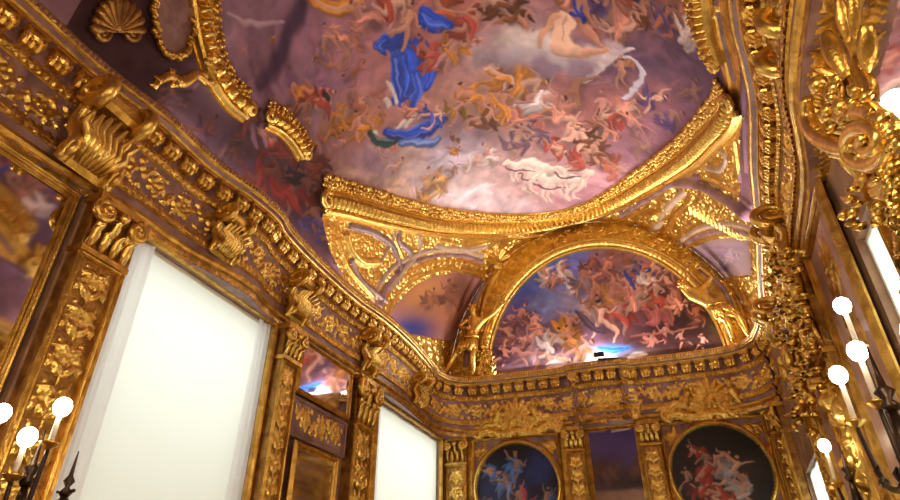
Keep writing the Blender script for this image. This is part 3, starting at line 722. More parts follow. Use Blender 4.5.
# ================================================================== ENTABLATURES
LEFT = [(-4.22,-4.0),(-4.24,1.2),(-4.24,1.9),(-4.23,2.45),(-4.16,2.95),(-4.13,3.25),(-4.13,3.9),(-4.02,4.5),(-4.0,5.0),(-4.08,5.3),(-4.13,5.9),(-4.14,6.6),(-4.12,7.4),(-4.02,8.2),(-4.0,9.2),(-4.06,10.2),(-4.14,11.0)]
ENDP = [(-4.14,11.0),(-4.06,11.35),(-3.86,11.58),(-3.55,11.68),(-2.6,11.72),(-1.72,11.72),(-1.66,11.62),(-.95,11.58),(-.40,11.62),(-.34,11.72),(.7,11.72),(1.35,11.66),(1.66,11.5),(1.82,11.2)]
RIGHT = [(1.82,11.2),(1.86,10.6),(1.83,9.6),(1.72,8.5),(1.62,7.4),(1.52,6.5),(1.45,5.9),(1.37,4.9),(1.26,4.3),(1.17,3.9),(1.11,3.4),(1.08,2.6),(1.04,1.0),(.95,-4.0)]
# section: (offset from the front edge, height); negative offsets go back to the wall
PROF = [(-.60,4.34),(-.02,4.34),(0,4.31),(0,4.25),(-.015,4.235),(-.02,4.215),(-.05,4.19),(-.06,4.165),(-.075,4.165),(-.075,4.155),(-.19,4.15),(-.19,3.955),(-.165,3.935),(-.16,3.90),(-.18,3.88),(-.185,3.86),(-.205,3.85),(-.215,3.45),(-.195,3.44),(-.16,3.41),(-.155,3.375),(-.175,3.35),(-.195,3.34),(-.20,3.27),(-.17,3.25),(-.165,3.215),(-.185,3.19),(-.205,3.18),(-.21,3.10),(-.60,3.095)]
PMI = [0,0,1,0,0,1,0,0,0,1,1,0,0,0,0,0,1,0,0,0,0,0,1,0,0,0,0,1,1]
def path_axes(pts, per=8, step=.05, side=1, smooth=True):
    P = catmull(pts, per) if smooth else np.array(pts, float)
    P = resample(P, step)
    T = np.gradient(P, axis=0); T /= np.linalg.norm(T, axis=1, keepdims=True)
    Nn = np.stack([T[:, 1], -T[:, 0]], -1)*side           # towards the room
    return P, T, Nn
def entablature(name, pts, label, n_mod, skip=None):
    P, T, Nn = path_axes(pts)
    P3 = np.c_[P, np.zeros(len(P))]; A = np.c_[Nn, np.zeros(len(P))]; Bz = np.tile([0, 0, 1.0], (len(P), 1))
    mb = MB(); mb.sweep(P3, A, Bz, PROF, mi=PMI)
    c = P.mean(0)
    t = mb.build(name, [M['gold'], M['mauve'], M['brown']], None, False, org=(c[0], c[1], 3.095))
    tag(t, label, 'cornice', kind='structure')
    return t, P, T, Nn
def modillion_mesh():
    mb = MB(); w = .062
    # scroll bracket: local x = out of the wall, y = along, z = up
    sp = [(-.0, 0), (.03, -.005), (.06, -.02), (.085, -.05), (.08, -.085), (.05, -.095), (.035, -.075)]
    for s in (-w, w): mb.tube([(x, s, z) for x, z in sp], [.018]*7, 6)
    mb.box((-.05, -w, -.11), (.06, w, .0))
    for k in range(3):
        mb.tube([(-.03, (k-1)*.04, -.12), (.05, (k-1)*.045, -.115), (.09, (k-1)*.05, -.06)], [.014, .026, .012], 6)
    mb.ball((.085, 0, -.055), (.03, .05, .04), 0, 8, 5)
    mb.box((-.05, -w-.018, -.002), (.10, w+.018, .018))
    v = np.concatenate(mb.v)
    me = bpy.data.meshes.new('modillion'); me.from_pydata(v.tolist(), [], mb.f); me.materials.append(M['goldb']); me.update()
    return me
MOD = modillion_mesh()
def mod_row(t, P, T, Nn, y_ok, step=.25):
    d = np.r_[0, np.cumsum(np.linalg.norm(np.diff(P, axis=0), axis=1))]
    n = int(d[-1]/step); k = 0
    for i in range(n):
        s = (i+.5)*d[-1]/n
        p = np.array([np.interp(s, d, P[:, 0]), np.interp(s, d, P[:, 1])]); j = min(np.searchsorted(d, s), len(P)-1); nn = Nn[j]
        if not y_ok(p): continue
        q = Quaternion((0, 0, 1), math.atan2(nn[1], nn[0]))
        o = instance('modillion', MOD, (p[0]-nn[0]*.19, p[1]-nn[1]*.19, 4.138), q, t, 1.22); k += 1
    return k
def band_relief(t, P, T, Nn, s0, s1, z0, z1, off, name, draw, amp=1.0, res=.014, mats=None):
    d = np.r_[0, np.cumsum(np.linalg.norm(np.diff(P, axis=0), axis=1))]
    ch = Chart(s0, s1, z0, z1, res); draw(ch)
    X = np.interp(ch.u, d, P[:, 0]); Y = np.interp(ch.u, d, P[:, 1]); NX = np.interp(ch.u, d, Nn[:, 0]); NY = np.interp(ch.u, d, Nn[:, 1])
    l = np.hypot(NX, NY); NX /= l; NY /= l
    def mp(U, V, H):
        o = off+H
        return np.stack([X[:, None]+NX[:, None]*o, Y[:, None]+NY[:, None]*o, V], -1)
    return relief_mesh(ch, name, mp, mats or [M['gold'], M['mauve'], M['ivory']], t, amp=amp)
def egg_row(ch, z, r, step):
    for u in np.arange(ch.u[0]+step, ch.u[-1]-step, step):
        ch.relief([(u, z-r*.5), (u, z+r*.5)], [r*.62, r*.62], .8, raw=True)
def leaf_row(ch, z0, z1, step):
    for u in np.arange(ch.u[0]+step, ch.u[-1]-step, step):
        ch.relief([(u, z0), (u, (z0+z1)/2), (u, z1)], [step*.42, step*.42, step*.18], .5, raw=True, groove=.5)
def along(P, f):               # arclength where f(point) is smallest
    d = np.r_[0, np.cumsum(np.linalg.norm(np.diff(P, axis=0), axis=1))]
    return d[np.argmin([f(p) for p in P])]
def plen(P): return float(np.sum(np.linalg.norm(np.diff(P, axis=0), axis=1)))
RB = random.Random(17)

tl, Pl, Tl, Nl = entablature('trim_1', LEFT, 'gilded cornice and frieze sweeping above the two left windows', 40)
te, Pe, Te, Ne = entablature('trim_2', ENDP, 'gilded cornice under the painted lunette of the far wall', 24)
tr_, Pr, Tr, Nr = entablature('trim_3', RIGHT, 'gilded cornice running overhead along the right wall', 40)
mod_row(tl, Pl, Tl, Nl, lambda p: p[1] > -1.5); mod_row(te, Pe, Te, Ne, lambda p: True); mod_row(tr_, Pr, Tr, Nr, lambda p: p[1] > 2.0)
for t, P, T, Nn, y0 in ((tl, Pl, Tl, Nl, -1.5), (te, Pe, Te, Ne, None), (tr_, Pr, Tr, Nr, 2.0)):
    L = plen(P); s0, s1 = 0, L
    if y0 is not None:
        sy = along(P, lambda p: abs(p[1]-y0)); s0, s1 = (sy, L) if P[-1][1] > P[0][1] else (0, sy)
    band_relief(t, P, T, Nn, s0, s1, 3.47, 3.84, -.212, 'frieze_scrollwork', lambda ch: rinceau(ch, ch.u[0], ch.u[-1], 3.47, 3.84, RB), 1.9, mats=[M['goldb']])
    band_relief(t, P, T, Nn, s0, s1, 3.86, 3.96, -.178, 'egg_and_dart_row', lambda ch: egg_row(ch, 3.91, .04, .07), 1.0, .012)
    band_relief(t, P, T, Nn, s0, s1, 3.34, 3.44, -.168, 'leaf_row', lambda ch: leaf_row(ch, 3.35, 3.43, .075), 1.0, .012)
    band_relief(t, P, T, Nn, s0, s1, 4.20, 4.33, 0, 'bead_row', lambda ch: egg_row(ch, 4.278, .02, .05), .8, .011)
    band_relief(t, P, T, Nn, s0, s1, 3.10, 3.19, -.206, 'ribbon_row', lambda ch: rinceau(ch, ch.u[0], ch.u[-1], 3.105, 3.185, RB), 1.2, .011)

def soffit_relief(t, P, Nn, s0, s1, o0, o1, z, name):
    d = np.r_[0, np.cumsum(np.linalg.norm(np.diff(P, axis=0), axis=1))]
    ch = Chart(s0, s1, o0, o1, .014); rinceau(ch, s0, s1, o0, o1, RB)
    X = np.interp(ch.u, d, P[:, 0]); Y = np.interp(ch.u, d, P[:, 1]); NX = np.interp(ch.u, d, Nn[:, 0]); NY = np.interp(ch.u, d, Nn[:, 1])
    relief_mesh(ch, name, lambda U, V, H: np.stack([X[:, None]+NX[:, None]*V, Y[:, None]+NY[:, None]*V, z-H], -1), [M['gold']], t, amp=1.2)
soffit_relief(tr_, Pr, Nr, along(Pr, lambda p: abs(p[1]-7.0)), along(Pr, lambda p: abs(p[1]-2.5)), -.46, -.24, 3.094, 'soffit_scrollwork')
# ---- carved brackets over the left piers (big acanthus consoles)
def console(name, org, dirv, h, label, group='scroll brackets in the frieze', w=.30):
    """S-scroll bracket with leaves: org = lower back point, dirv = out of the wall"""
    d = np.array([*dirv, 0.0]); s = np.array([-dirv[1], dirv[0], 0.0]); o = np.array(org, float); z = np.array([0, 0, 1.0])
    t = thing(name, label, 'bracket', tuple(o), group)
    A = lambda a, b, c: tuple(o+d*a+s*b+z*c)
    up = [(.02+.26*h*math.cos(q)*r+.0, .78*h+.17*h*math.sin(q)*r) for q, r in zip(np.linspace(-PI/2, 3.2*PI/2+PI/2, 26), np.linspace(1, .25, 26))]
    body = [(.04, .0), (.09*h/.6, .18*h), (.05, .40*h), (.10, .58*h)]
    for e in (-w/2, w/2):
        mb = MB(); mb.tube([A(a, e, c) for a, c in catmull(body, 6)], .03*h/.5, 7)
        mb.tube([A(a+.10, e, c) for a, c in up], np.linspace(.035, .02, 26)*h/.5, 7)
        lo = [(.10+.09*h*math.cos(q)*r, .10*h+.09*h*math.sin(q)*r) for q, r in zip(np.linspace(PI, -2.2*PI, 20), np.linspace(1, .25, 20))]
        mb.tube([A(a, e, c) for a, c in lo], .018*h/.5, 6)
        mb.build('scroll', M['goldb'], t, True)
    mb = MB()
    mb.add([A(a-.01, e, c) for a, c in catmull(body, 6) for e in (-w/2, w/2)], [(2*i, 2*i+1, 2*i+3, 2*i+2) for i in range(18)])
    mb.tube([A(.12, -w/2, .78*h), A(.12, w/2, .78*h)], .14*h, 12)
    mb.build('bracket_body', M['gold'], t, False)
    mb = MB()
    for k in range(7):
        e = (k-3)/3
        mb.tube([A(.08, e*w*.25, .05*h), A(.20+.03*h, e*w*.42, .25*h), A(.17, e*w*.5, .45*h-.06*h*abs(e)), A(.27, e*w*.55, .56*h-.1*h*abs(e))], [.02, .05*h, .045*h, .015], 6, flat=.5)
    mb.build('acanthus_leaf', M['goldb'], t, True)
    return t
console('carved_console', (-4.28, 2.62, 3.15), (1, 0), .95, 'large gilded acanthus bracket above the pier left of the large window', w=.45)
console('carved_console', (-4.26, 4.35, 3.3), (1, 0), .62, 'gilded scroll bracket in the frieze above the large left window', w=.34)
console('carved_console', (-4.26, 5.85, 3.2), (1, 0), .7, 'gilded scroll bracket in the frieze above the right edge of the large left window', w=.34)
console('carved_console', (-4.26, 7.95, 3.2), (1, 0), .75, 'gilded scroll bracket in the frieze just before the second left window', w=.36)
console('carved_console', (-4.2, 9.9, 3.25), (1, 0), .6, 'gilded scroll bracket in the frieze above the second left window', w=.34)
console('carved_console', (1.56, 3.6, 3.0), (-1, .05), .9, 'gilded acanthus bracket high on the right above the carved trophy', w=.4)
console('carved_console', (1.72, 6.5, 3.2), (-1, .05), .8, 'gilded scroll bracket in the right frieze above the fluted pier', w=.36)
console('carved_console', (1.86, 8.8, 3.2), (-1, .05), .7, 'gilded scroll bracket in the right frieze near the far corner', w=.34)

# ================================================================== WALLS
FL = -EYE
def wall_left():
    # openings (y0,y1,z1): mirrors are hung on the wall, windows are cut through
    wins = [(3.41, 5.66, 3.09), (8.71, 11.70, 3.06)]; zb = -1.0
    mb = MB(); mb.box((XL-.35, -4.0, FL), (XL-.10, 2.84, 4.4)); ys = [2.84]
    for a, b, z in wins:
        mb.box((XL-.35, ys[-1], FL), (XL, a, 4.4)); mb.box((XL-.35, a, z), (XL, b, 4.4)); mb.box((XL-.35, a, FL), (XL, b, zb)); ys.append(b)
    mb.box((XL-.35, ys[-1], FL), (XL, 12.2, 4.4))
    return tag(mb.build('wall_left', M['wall']), 'gilded left wall with the tall bright windows', 'wall', kind='structure'), wins, zb
wl, wins, zb = wall_left()
def rw(y, o=0.0): return (xr(y)-o, y)     # a point o in front of the right wall
wr = [(4.00, 4.68, 2.45, -1.0), (9.3, 11.3, 1.9, -1.0)]
mb = MB(); y = -4.0
def rseg(y0, y1, z0, z1):
    v = []
    for yy in (y0, y1):
        for xx in (0, .35):
            for zz in (z0, z1): v.append((xr(yy)+xx, yy, zz))
    mb.add(v, [(0, 1, 5, 4), (2, 6, 7, 3), (0, 4, 6, 2), (1, 3, 7, 5), (0, 2, 3, 1), (4, 5, 7, 6)])
for a, b, z1, z0 in wr:
    rseg(y, a, FL, 4.4); rseg(a, b, z1, 4.4); rseg(a, b, FL, z0); y = b
rseg(y, 12.2, FL, 4.4)
tag(mb.build('wall_right', M['wall']), 'gilded right wall with mirror panels and window strips', 'wall', kind='structure')
# far wall with its vault-shaped head
mb = MB(); ph = np.linspace(0, PI, 49); Hd = vault(ph, np.full(49, 12.0))
v = [(-4.75, 12.0, FL), (2.5, 12.0, FL)]+[tuple(p) for p in Hd[::-1]]
nv = len(v); v += [(a, 12.3, c) for a, b, c in v]
f = [tuple(range(nv)), tuple(range(nv, 2*nv))[::-1]]+[(i, nv+i, nv+(i+1) % nv, (i+1) % nv) for i in range(nv)]
mb.add(v, f); tag(mb.build('wall_back', M['gold']), 'far end wall carrying the painted lunette and two round paintings', 'wall', kind='structure')
mb = MB(); mb.box((-4.75, -4.3, FL), (1.6, -4.0, 8.2)); tag(mb.build('wall_front', M['wall']), 'end wall behind the viewpoint', 'wall', kind='structure')
chf = Chart(-4.2, 1.1, 4.5, 7.6, .03); chf.light = (-.4, .8); chf.ground(L8(104, 84, 150)); _w = fbm(chf.shape, (6, 5), 90)
for q in ((-1, 4.7, 3.0, (40, 26, 24), .7), (-2.6, 5.4, 1.0, (92, 66, 44), .6), (-.2, 5.3, 1.0, (80, 56, 40), .7), (-3.6, 6.6, 1.2, (120, 100, 160), .6), (0, 6.8, 1.5, (96, 76, 146), .5)): blob(chf, q[0], q[1], q[2], L8(*q[3]), 1, _w, q[4])
_r = random.Random(4)
for k in range(24): figure_paint(chf, _r.uniform(-3.8, .8), _r.uniform(4.7, 5.8), _r.uniform(.35, .6), PI+_r.uniform(-.8, .8), _r, L8(150, 112, 90), _r.choice((None, L8(110, 74, 50), L8(90, 64, 80))))
mb = MB(); mb.add(np.stack([chf.U, np.full(chf.shape, -3.97), chf.V], -1).reshape(-1, 3), grid_faces(*chf.shape)[:, ::-1]); mb.box((-4.2, -4.0, 4.5), (1.1, -3.975, 7.6))
_o = mb.build('wall_painting', M['oil'], None, False, col=np.r_[chf.col.reshape(-1, 3), np.zeros((8, 3))+.05]); tag(_o, 'violet sky painting seen mirrored in the tall middle mirror', 'painting')
mb = MB(); mb.box((-4.75, -4.3, FL-.1), (2.5, 12.3, FL)); tag(mb.build('floor', M['parquet']), 'dark parquet floor of the gallery', 'floor', kind='structure')

# ---- windows: frame with glazing bars, cloth blind, gathered sheer curtains
def window(n, P0, eu, en, w, z0, z1, lab, cat='window', curtains=True, blindlab='', depth=.09):
    P0 = np.array([*P0, 0.0]); eu = np.array([*eu, 0.0]); en = np.array([*en, 0.0]); ez = np.array([0, 0, 1.0])
    h = z1-z0
    mb = MB(); o = P0-en*depth+ez*z0
    add_frame(mb, o, eu, ez, en, w, h, -.05, .03)
    s = mb.build('window_%d' % n, M['white']); tag(s, lab, cat, kind='structure')
    g = MB(); g.add([o, o+eu*w, o+eu*w+ez*h, o+ez*h], [(0, 1, 2, 3)]); 
    pane = g.build('window_pane', M['glass'], s)
    mb = MB(); q = P0-en*(depth-.03)+ez*(z0+.01); nx, nz = 30, 4
    ins = .012
    for i in range(nx+1):
        pass
    U = np.linspace(ins, w-ins, nx+1); V = np.linspace(0, h-.015, nz+1)
    wob = .004*np.sin(U*9)
    P = q+U[:, None, None]*eu+V[None, :, None]*ez+wob[:, None, None]*en
    mb.add(P.reshape(-1, 3), grid_faces(nx+1, nz+1))
    b = mb.build('window_blind', M['blind'], None, True); tag(b, blindlab, 'blind')
    return s
M['glass'] = bpy.data.materials.new('window_glass'); M['glass'].use_nodes = True
_n = M['glass'].node_tree; _n.nodes.remove(_n.nodes['Principled BSDF']); _t = _n.nodes.new('ShaderNodeBsdfTransparent'); _t.inputs[0].default_value = (.93, .96, .95, 1)
_g = _n.nodes.new('ShaderNodeBsdfGlossy'); _g.inputs['Roughness'].default_value = .02; _x = _n.nodes.new('ShaderNodeMixShader'); _x.inputs[0].default_value = .06
_n.links.new(_t.outputs[0], _x.inputs[1]); _n.links.new(_g.outputs[0], _x.inputs[2]); _n.links.new(_x.outputs[0], _n.nodes['Material Output'].inputs['Surface'])
window(1, (XL, 3.41), (0, 1), (1, 0), 2.25, zb, 3.09, 'tall left window glowing white, the largest in view', blindlab='white translucent blind filling the large left window')
window(2, (XL, 8.71), (0, 1), (1, 0), 2.99, zb, 3.06, 'second left window, next to the far corner', blindlab='white translucent blind in the second left window by the far corner')
for k, (a, b, z1, z0) in enumerate(wr):
    d = np.array([.057, 1.0]); d /= np.linalg.norm(d)
    window(3+k, rw(a), tuple(d), (-d[1], d[0]), (b-a)*1.0016, z0, z1, ('narrow window strip at the right edge of view', 'low window at the far end of the right wall')[k], blindlab=('white blind in the narrow window strip at the right edge', 'white blind in the low window beside the far right corner')[k], depth=.09)
def curtain(y0, y1, z0, z1, x, lab, lean=0.0):
    mb = MB(); n = 60; U = np.linspace(0, 1, n); V = np.linspace(0, 1, 12)
    ph = U*(y1-y0)*38
    P = np.zeros((n, 12, 3))
    for j, v in enumerate(V):
        sp = 1+lean*(1-v)
        P[:, j, 1] = y0+(y1-y0)*U*sp if lean >= 0 else y1-(y1-y0)*(1-U)*(1-lean*(1-v))
        P[:, j, 0] = x-.008+.018*np.sin(ph)+.008*np.sin(ph*2.3+v*2)
        P[:, j, 2] = z0+(z1-z0)*v
    mb.add(P.reshape(-1, 3), grid_faces(n, 12))
    return tag(mb.build('sheer_curtain', M['sheer'], None, True), lab, 'curtain')
curtain(3.44, 3.66, zb+.02, 3.07, XL+.0, 'sheer white curtain hanging at the left side of the large window', .1)
curtain(5.40, 5.64, zb+.02, 3.07, XL+.0, 'sheer white curtain hanging at the right side of the large window', -.1)
curtain(8.76, 8.92, zb+.02, 3.04, XL+.0, 'sheer white curtain at the left side of the second window', 0)
# gilded architraves round the two left openings
for (a, b, z), lab in zip(wins, ('gilded moulding framing the large left window', 'gilded moulding framing the second left window')):
    mb = MB(); add_frame(mb, (XL, a, zb), (0, 1, 0), (0, 0, 1), (1, 0, 0), b-a, z-zb, .09, .07)
    tag(mb.build('trim_%d' % (4 if a < 5 else 5), M['gold']), lab, 'moulding', kind='structure')

# ---- pilasters with carved shafts
def pilaster(P0, eu, en, w, z0, z1, dp, label, seed, group='gilded pilasters with carved shafts', capital=True, rel=1.0, res=.013):
    P0 = np.array([*P0, 0.0]); eu = np.array([*eu, 0.0]); en = np.array([*en, 0.0]); ez = np.array([0, 0, 1.0]); r = random.Random(seed)
    t = thing('pilaster', label, 'pilaster', tuple(P0+eu*w/2+ez*z0), group)
    A = lambda a, b, c: P0+eu*a+en*b+ez*c
    def slab(mb, a0, a1, d, c0, c1, mi=0):
        v = [A(a, b, c) for c in (c0, c1) for b in (0, d) for a in (a0, a1)]
        mb.add(v, [(0, 1, 3, 2), (4, 6, 7, 5), (0, 4, 5, 1), (2, 3, 7, 6), (0, 2, 6, 4), (1, 5, 7, 3)], mi)
    zc = z1-(w*1.15 if capital else .1); zc = max(zc, z0+.5)
    mb = MB(); slab(mb, 0, w, dp, z0, z1); mb.build('shaft', M['golda'], t, bevel=.008)
    mb = MB(); add_frame(mb, A(w*.1, dp, z0+.12), eu, ez, en, w*.8, zc-z0-.2, w*.09, .035)
    slab(mb, -.02, w+.02, dp+.05, zc-.05, zc); slab(mb, -.03, w+.03, dp+.07, z0, z0+.1); slab(mb, -.035, w+.035, dp+.08, z1-.07, z1)
    mb.build('moulding', M['gold'], t)
    ch = Chart(w*.12, w*.88, z0+.14, zc-.08, res); candelabrum_relief(ch, w*.14, w*.86, z0+.16, zc-.1, r)
    o = P0+en*(dp-.004)
    relief_mesh(ch, 'carved_ornament', plane_map(o, eu, ez, en), [M['goldb']], t, amp=1.7*rel)
    if capital:
        mb = MB(); hc = z1-.07-zc
        for row in range(2):
            m_ = 4 if row == 0 else 3
            for k in range(m_):
                u = w*(k+.5)/m_; b = zc+hc*.32*row
                mb.tube([A(u, dp, b), A(u, dp+.05, b+hc*.28), A(u, dp+.06, b+hc*.42), A(u, dp+.13, b+hc*.46)], [w*.09, w*.11, w*.09, w*.03], 6, flat=.6)
        mb.build('capital_leaf', M['goldb'], t, True)
        for sg in (0, 1):
            mb = MB(); c = (w*(.12 if sg == 0 else .88), zc+hc*.78); sp = spiral(c, hc*.24, PI/2, 1.7, 1 if sg == 0 else -1, 24)
            mb.tube([A(a, dp+.07+.05*i/24, b) for i, (a, b) in enumerate(sp)], np.linspace(.032, .02, 24)*w/.35, 6)
            mb.build('volute', M['goldb'], t, True)
        mb = MB(); mb.ball(A(w/2, dp+.1, zc+hc*.85), w*.12, 0, 8, 6); mb.build('rosette', M['goldb'], t, True)
    return t
L_ = dict(eu=(0, 1), en=(1, 0))
pilaster((XL, 2.86), w=.45, z0=FL, z1=3.12, dp=.12, label='broad gilded pilaster between the left mirror and the large window', seed=1, rel=1.3, **L_)
pilaster((XL, 5.74), w=.36, z0=FL, z1=3.12, dp=.16, label='gilded pilaster at the right edge of the large left window', seed=2, **L_)
pilaster((XL, 7.72), w=.62, z0=FL, z1=3.12, dp=.16, label='gilded pilaster between the pier mirror and the second left window', seed=3, **L_)
E_ = dict(eu=(1, 0), en=(0, -1))
pilaster((-4.32, 12), w=.44, z0=FL, z1=3.12, dp=.12, label='gilded pilaster in the far left corner beside the blue round painting', seed=4, **E_)
pilaster((-1.84, 12), w=.36, z0=FL, z1=3.12, dp=.12, label='slim gilded pilaster right of the blue round painting', seed=5, **E_)
pilaster((-.42, 12), w=.36, z0=FL, z1=3.12, dp=.12, label='slim gilded pilaster left of the red round painting', seed=6, **E_)
pilaster((1.82, 12), w=.34, z0=FL, z1=3.12, dp=.12, label='slim gilded pilaster right of the red round painting in the far corner', seed=7, **E_)
dR = np.array([.057, 1.0]); dR /= np.linalg.norm(dR); R_ = dict(eu=tuple(dR), en=(-dR[1], dR[0]))
pilaster(rw(3.42), w=.52, z0=FL, z1=3.1, dp=.05, label='deep gilded pilaster at the right edge below the carved trophy', seed=8, rel=1.3, **R_)
pilaster(rw(6.05), w=.85, z0=FL, z1=3.1, dp=.16, label='broad gilded pilaster behind the right candelabrum', seed=9, rel=1.4, **R_)
_pp = pilaster(rw(8.35), w=.7, z0=FL, z1=3.1, dp=.07, label='gilded pilaster between mauve panel and low window on the right wall', seed=10, rel=1.4, **R_)
_pp.children[0].data.materials[0] = M['mauvep']
pilaster(rw(11.35), w=.4, z0=FL, z1=3.1, dp=.12, label='gilded pilaster at the far end of the right wall', seed=12, **R_)
# ---- mirrors
def mirror(P0, eu, en, w, z0, z1, label, mt='mirror', fr=.08, dp=.05, fil=0, seed=1, off=.01):
    P0 = np.array([*P0, 0.0]); eu3 = np.array([*eu, 0.0]); en3 = np.array([*en, 0.0]); ez = np.array([0, 0, 1.0])
    t = thing('wall_mirror', label, 'mirror', tuple(P0+eu3*w/2+ez*z0))
    o = P0+ez*z0+en3*off
    mb = MB(); mb.add([o-en3*.0, o+eu3*w, o+eu3*w+ez*(z1-z0), o+ez*(z1-z0)], [(0, 1, 2, 3)])
    q = [p+0*en3 for p in (o-en3*off, o-en3*off+eu3*w, o-en3*off+eu3*w+ez*(z1-z0), o-en3*off+ez*(z1-z0))]
    mb.add(q, [(3, 2, 1, 0)])
    mb.build('mirror_glass', M[mt], t)
    mb = MB(); add_frame(mb, o-en3*off, eu3, ez, en3, w, z1-z0, fr, dp); add_frame(mb, o-en3*off, eu3, ez, en3, w, z1-z0, -fr*.5, dp*.6)
    mb.build('gilded_frame', M['gold'], t)
    if fil:
        r = random.Random(seed); ch = Chart(.06, w-.06, .1, z1-z0-.1, .014)
        candelabrum_relief(ch, w*.5-fil/2, w*.5+fil/2, z1-z0-.1-fil*2.4, z1-z0-.12, r)
        candelabrum_relief(ch, w*.5-fil/3, w*.5+fil/3, .1, z1-z0-.2-fil*2.4, r)
        relief_mesh(ch, 'gilded_filigree', plane_map(o, eu3, ez, en3), [M['gold']], t, amp=.6)
    return t
mirror((XL-.06, .95), (0, 1), (1, 0), 1.80, FL+.9, 3.06, 'large mirror at the left edge reflecting violet frescoes', fr=.07)
mirror((XL+.13, 6.20), (0, 1), (1, 0), 1.32, 2.42, 3.06, 'upper pier mirror between the left windows reflecting the lit lunette', fr=.05, dp=.04)
mirror((XL+.10, 6.38), (0, 1), (1, 0), .98, FL+.8, 1.76, 'lower pier mirror between the left windows below carved panel', fr=.06)
mirror((-1.40, 11.98), (1, 0), (0, -1), .93, FL+.6, 3.06, 'tall mirror in the middle of the far wall between the round paintings', fr=.06)
mirror(rw(1.1, .03), tuple(dR), (-dR[1], dR[0]), 2.2, FL+.9, 3.05, 'mirror at the right edge behind a bright bulb', fr=.08)
mirror(rw(4.80, .05), tuple(dR), (-dR[1], dR[0]), 1.14, FL+.9, 3.0, 'tall glossy mauve panel with gilded filigree behind the right candelabrum', 'mauvep', .10, .06, .5, 4)
mirror(rw(7.05, .03), tuple(dR), (-dR[1], dR[0]), 1.15, FL+.9, 2.95, 'glossy mauve panel on the right wall beyond the candelabrum', 'mauvep', .10, .06, .45, 5)
# carved panel between the two pier mirrors
t = thing('pier_panel', 'gilded scrollwork panel between upper and lower pier mirrors', 'panel', (XL+.1, 6.86, 1.76))
mb = MB(); mb.box((XL, 6.16, 1.86), (XL+.10, 7.62, 2.36)); add_frame(mb, (XL+.10, 6.24, 1.92), (0, 1, 0), (0, 0, 1), (1, 0, 0), 1.3, .38, .05, .03); mb.build('panel_board', M['mauve'], t)
ch = Chart(6.2, 7.58, 1.88, 2.34, .013); rinceau(ch, 6.3, 7.5, 1.93, 2.29, RB); relief_mesh(ch, 'carved_ornament', lambda U, V, H: np.stack([XL+.10+H, U, V], -1), [M['goldb']], t, amp=1.4)
# ---- far wall: round paintings in square panels, crests, tall frames
def ring(mb, c, r, wd, dp, seg=72, y=12.0, sx=1.0):
    a = np.linspace(0, 2*PI, seg, endpoint=False); A = np.stack([np.cos(a)*sx, 0*a, np.sin(a)], -1); P = np.array(c)+A*r
    prof = [(0, 0), (.02, dp*.6), (wd*.25, dp*.7), (wd*.4, dp), (wd*.65, dp*.95), (wd*.85, dp*.5), (wd, dp*.35), (wd, 0)]
    mb.sweep(P, A, np.tile([0, -1.0, 0], (seg, 1)), prof, True)
def round_painting(cx, cz, r, label, draw, group):
    t = thing('round_painting', label, 'painting', (cx, 11.95, cz-r), group)
    ch = Chart(-r, r, -r, r, .014); ch.light = (-.5, .8); draw(ch); smudge(ch, 61, 1.6, 2.5)
    P = np.stack([cx+ch.U, np.full(ch.shape, 11.955), cz+ch.V], -1).reshape(-1, 3); F = grid_faces(*ch.shape)
    k = (np.hypot(ch.U, ch.V).ravel()[F] < r*1.0).any(1)
    u, f = submesh(F[k], P); mb = MB(); mb.add(P[u], f); mb.build('painted_canvas', M['oil'], t, True, col=ch.col.reshape(-1, 3)[u])
    mb = MB(); ring(mb, (cx, 11.97, cz), r*.975, .11, .10); mb.build('gilded_frame', M['goldb'], t, False)
    mb = MB()
    for k in range(84):
        a = 2*PI*k/84; mb.ball((cx+(r+.015)*math.cos(a), 11.885, cz+(r+.015)*math.sin(a)), .017, 0, 6, 4)
    ring(mb, (cx, 11.895, cz), r+.008, .014, .008)
    mb.build('bead_row', M['gold'], t, True)
    return t
def fig_raw(ch, x, y, L, ang, r, skin=None, dr=None, **k): figure_paint(ch, x, y, L, ang+PI, r, skin, dr, **k)
def tondo_blue(ch):
    r = random.Random(2); ch.ground(L8(24, 24, 44)); w = fbm(ch.shape, (6, 6), 4)
    for x, y, R, c in ((-.3, .1, .5, (34, 40, 78)), (.45, .35, .35, (40, 54, 110)), (-.55, -.15, .35, (40, 52, 104)), (.0, -.3, .4, (60, 60, 96)), (.5, -.5, .4, (30, 34, 60)), (-.1, .6, .35, (16, 14, 26))): blob(ch, x, y, R, L8(*c), 1, w)
    bl = L8(74, 110, 176)
    for a in ((-.5, .25, .42, .5, bl), (.02, .3, .5, -.1, bl), (-.15, .0, .46, .7, L8(110, 130, 190)), (.10, -.25, .5, .5, L8(190, 84, 96)), (.55, -.3, .4, -.3, bl), (-.1, -.55, .46, .9, L8(90, 110, 170)), (-.6, -.35, .36, .2, L8(80, 84, 130))):
        fig_raw(ch, a[0], a[1], a[2], a[3], r, L8(176, 134, 122), a[4])
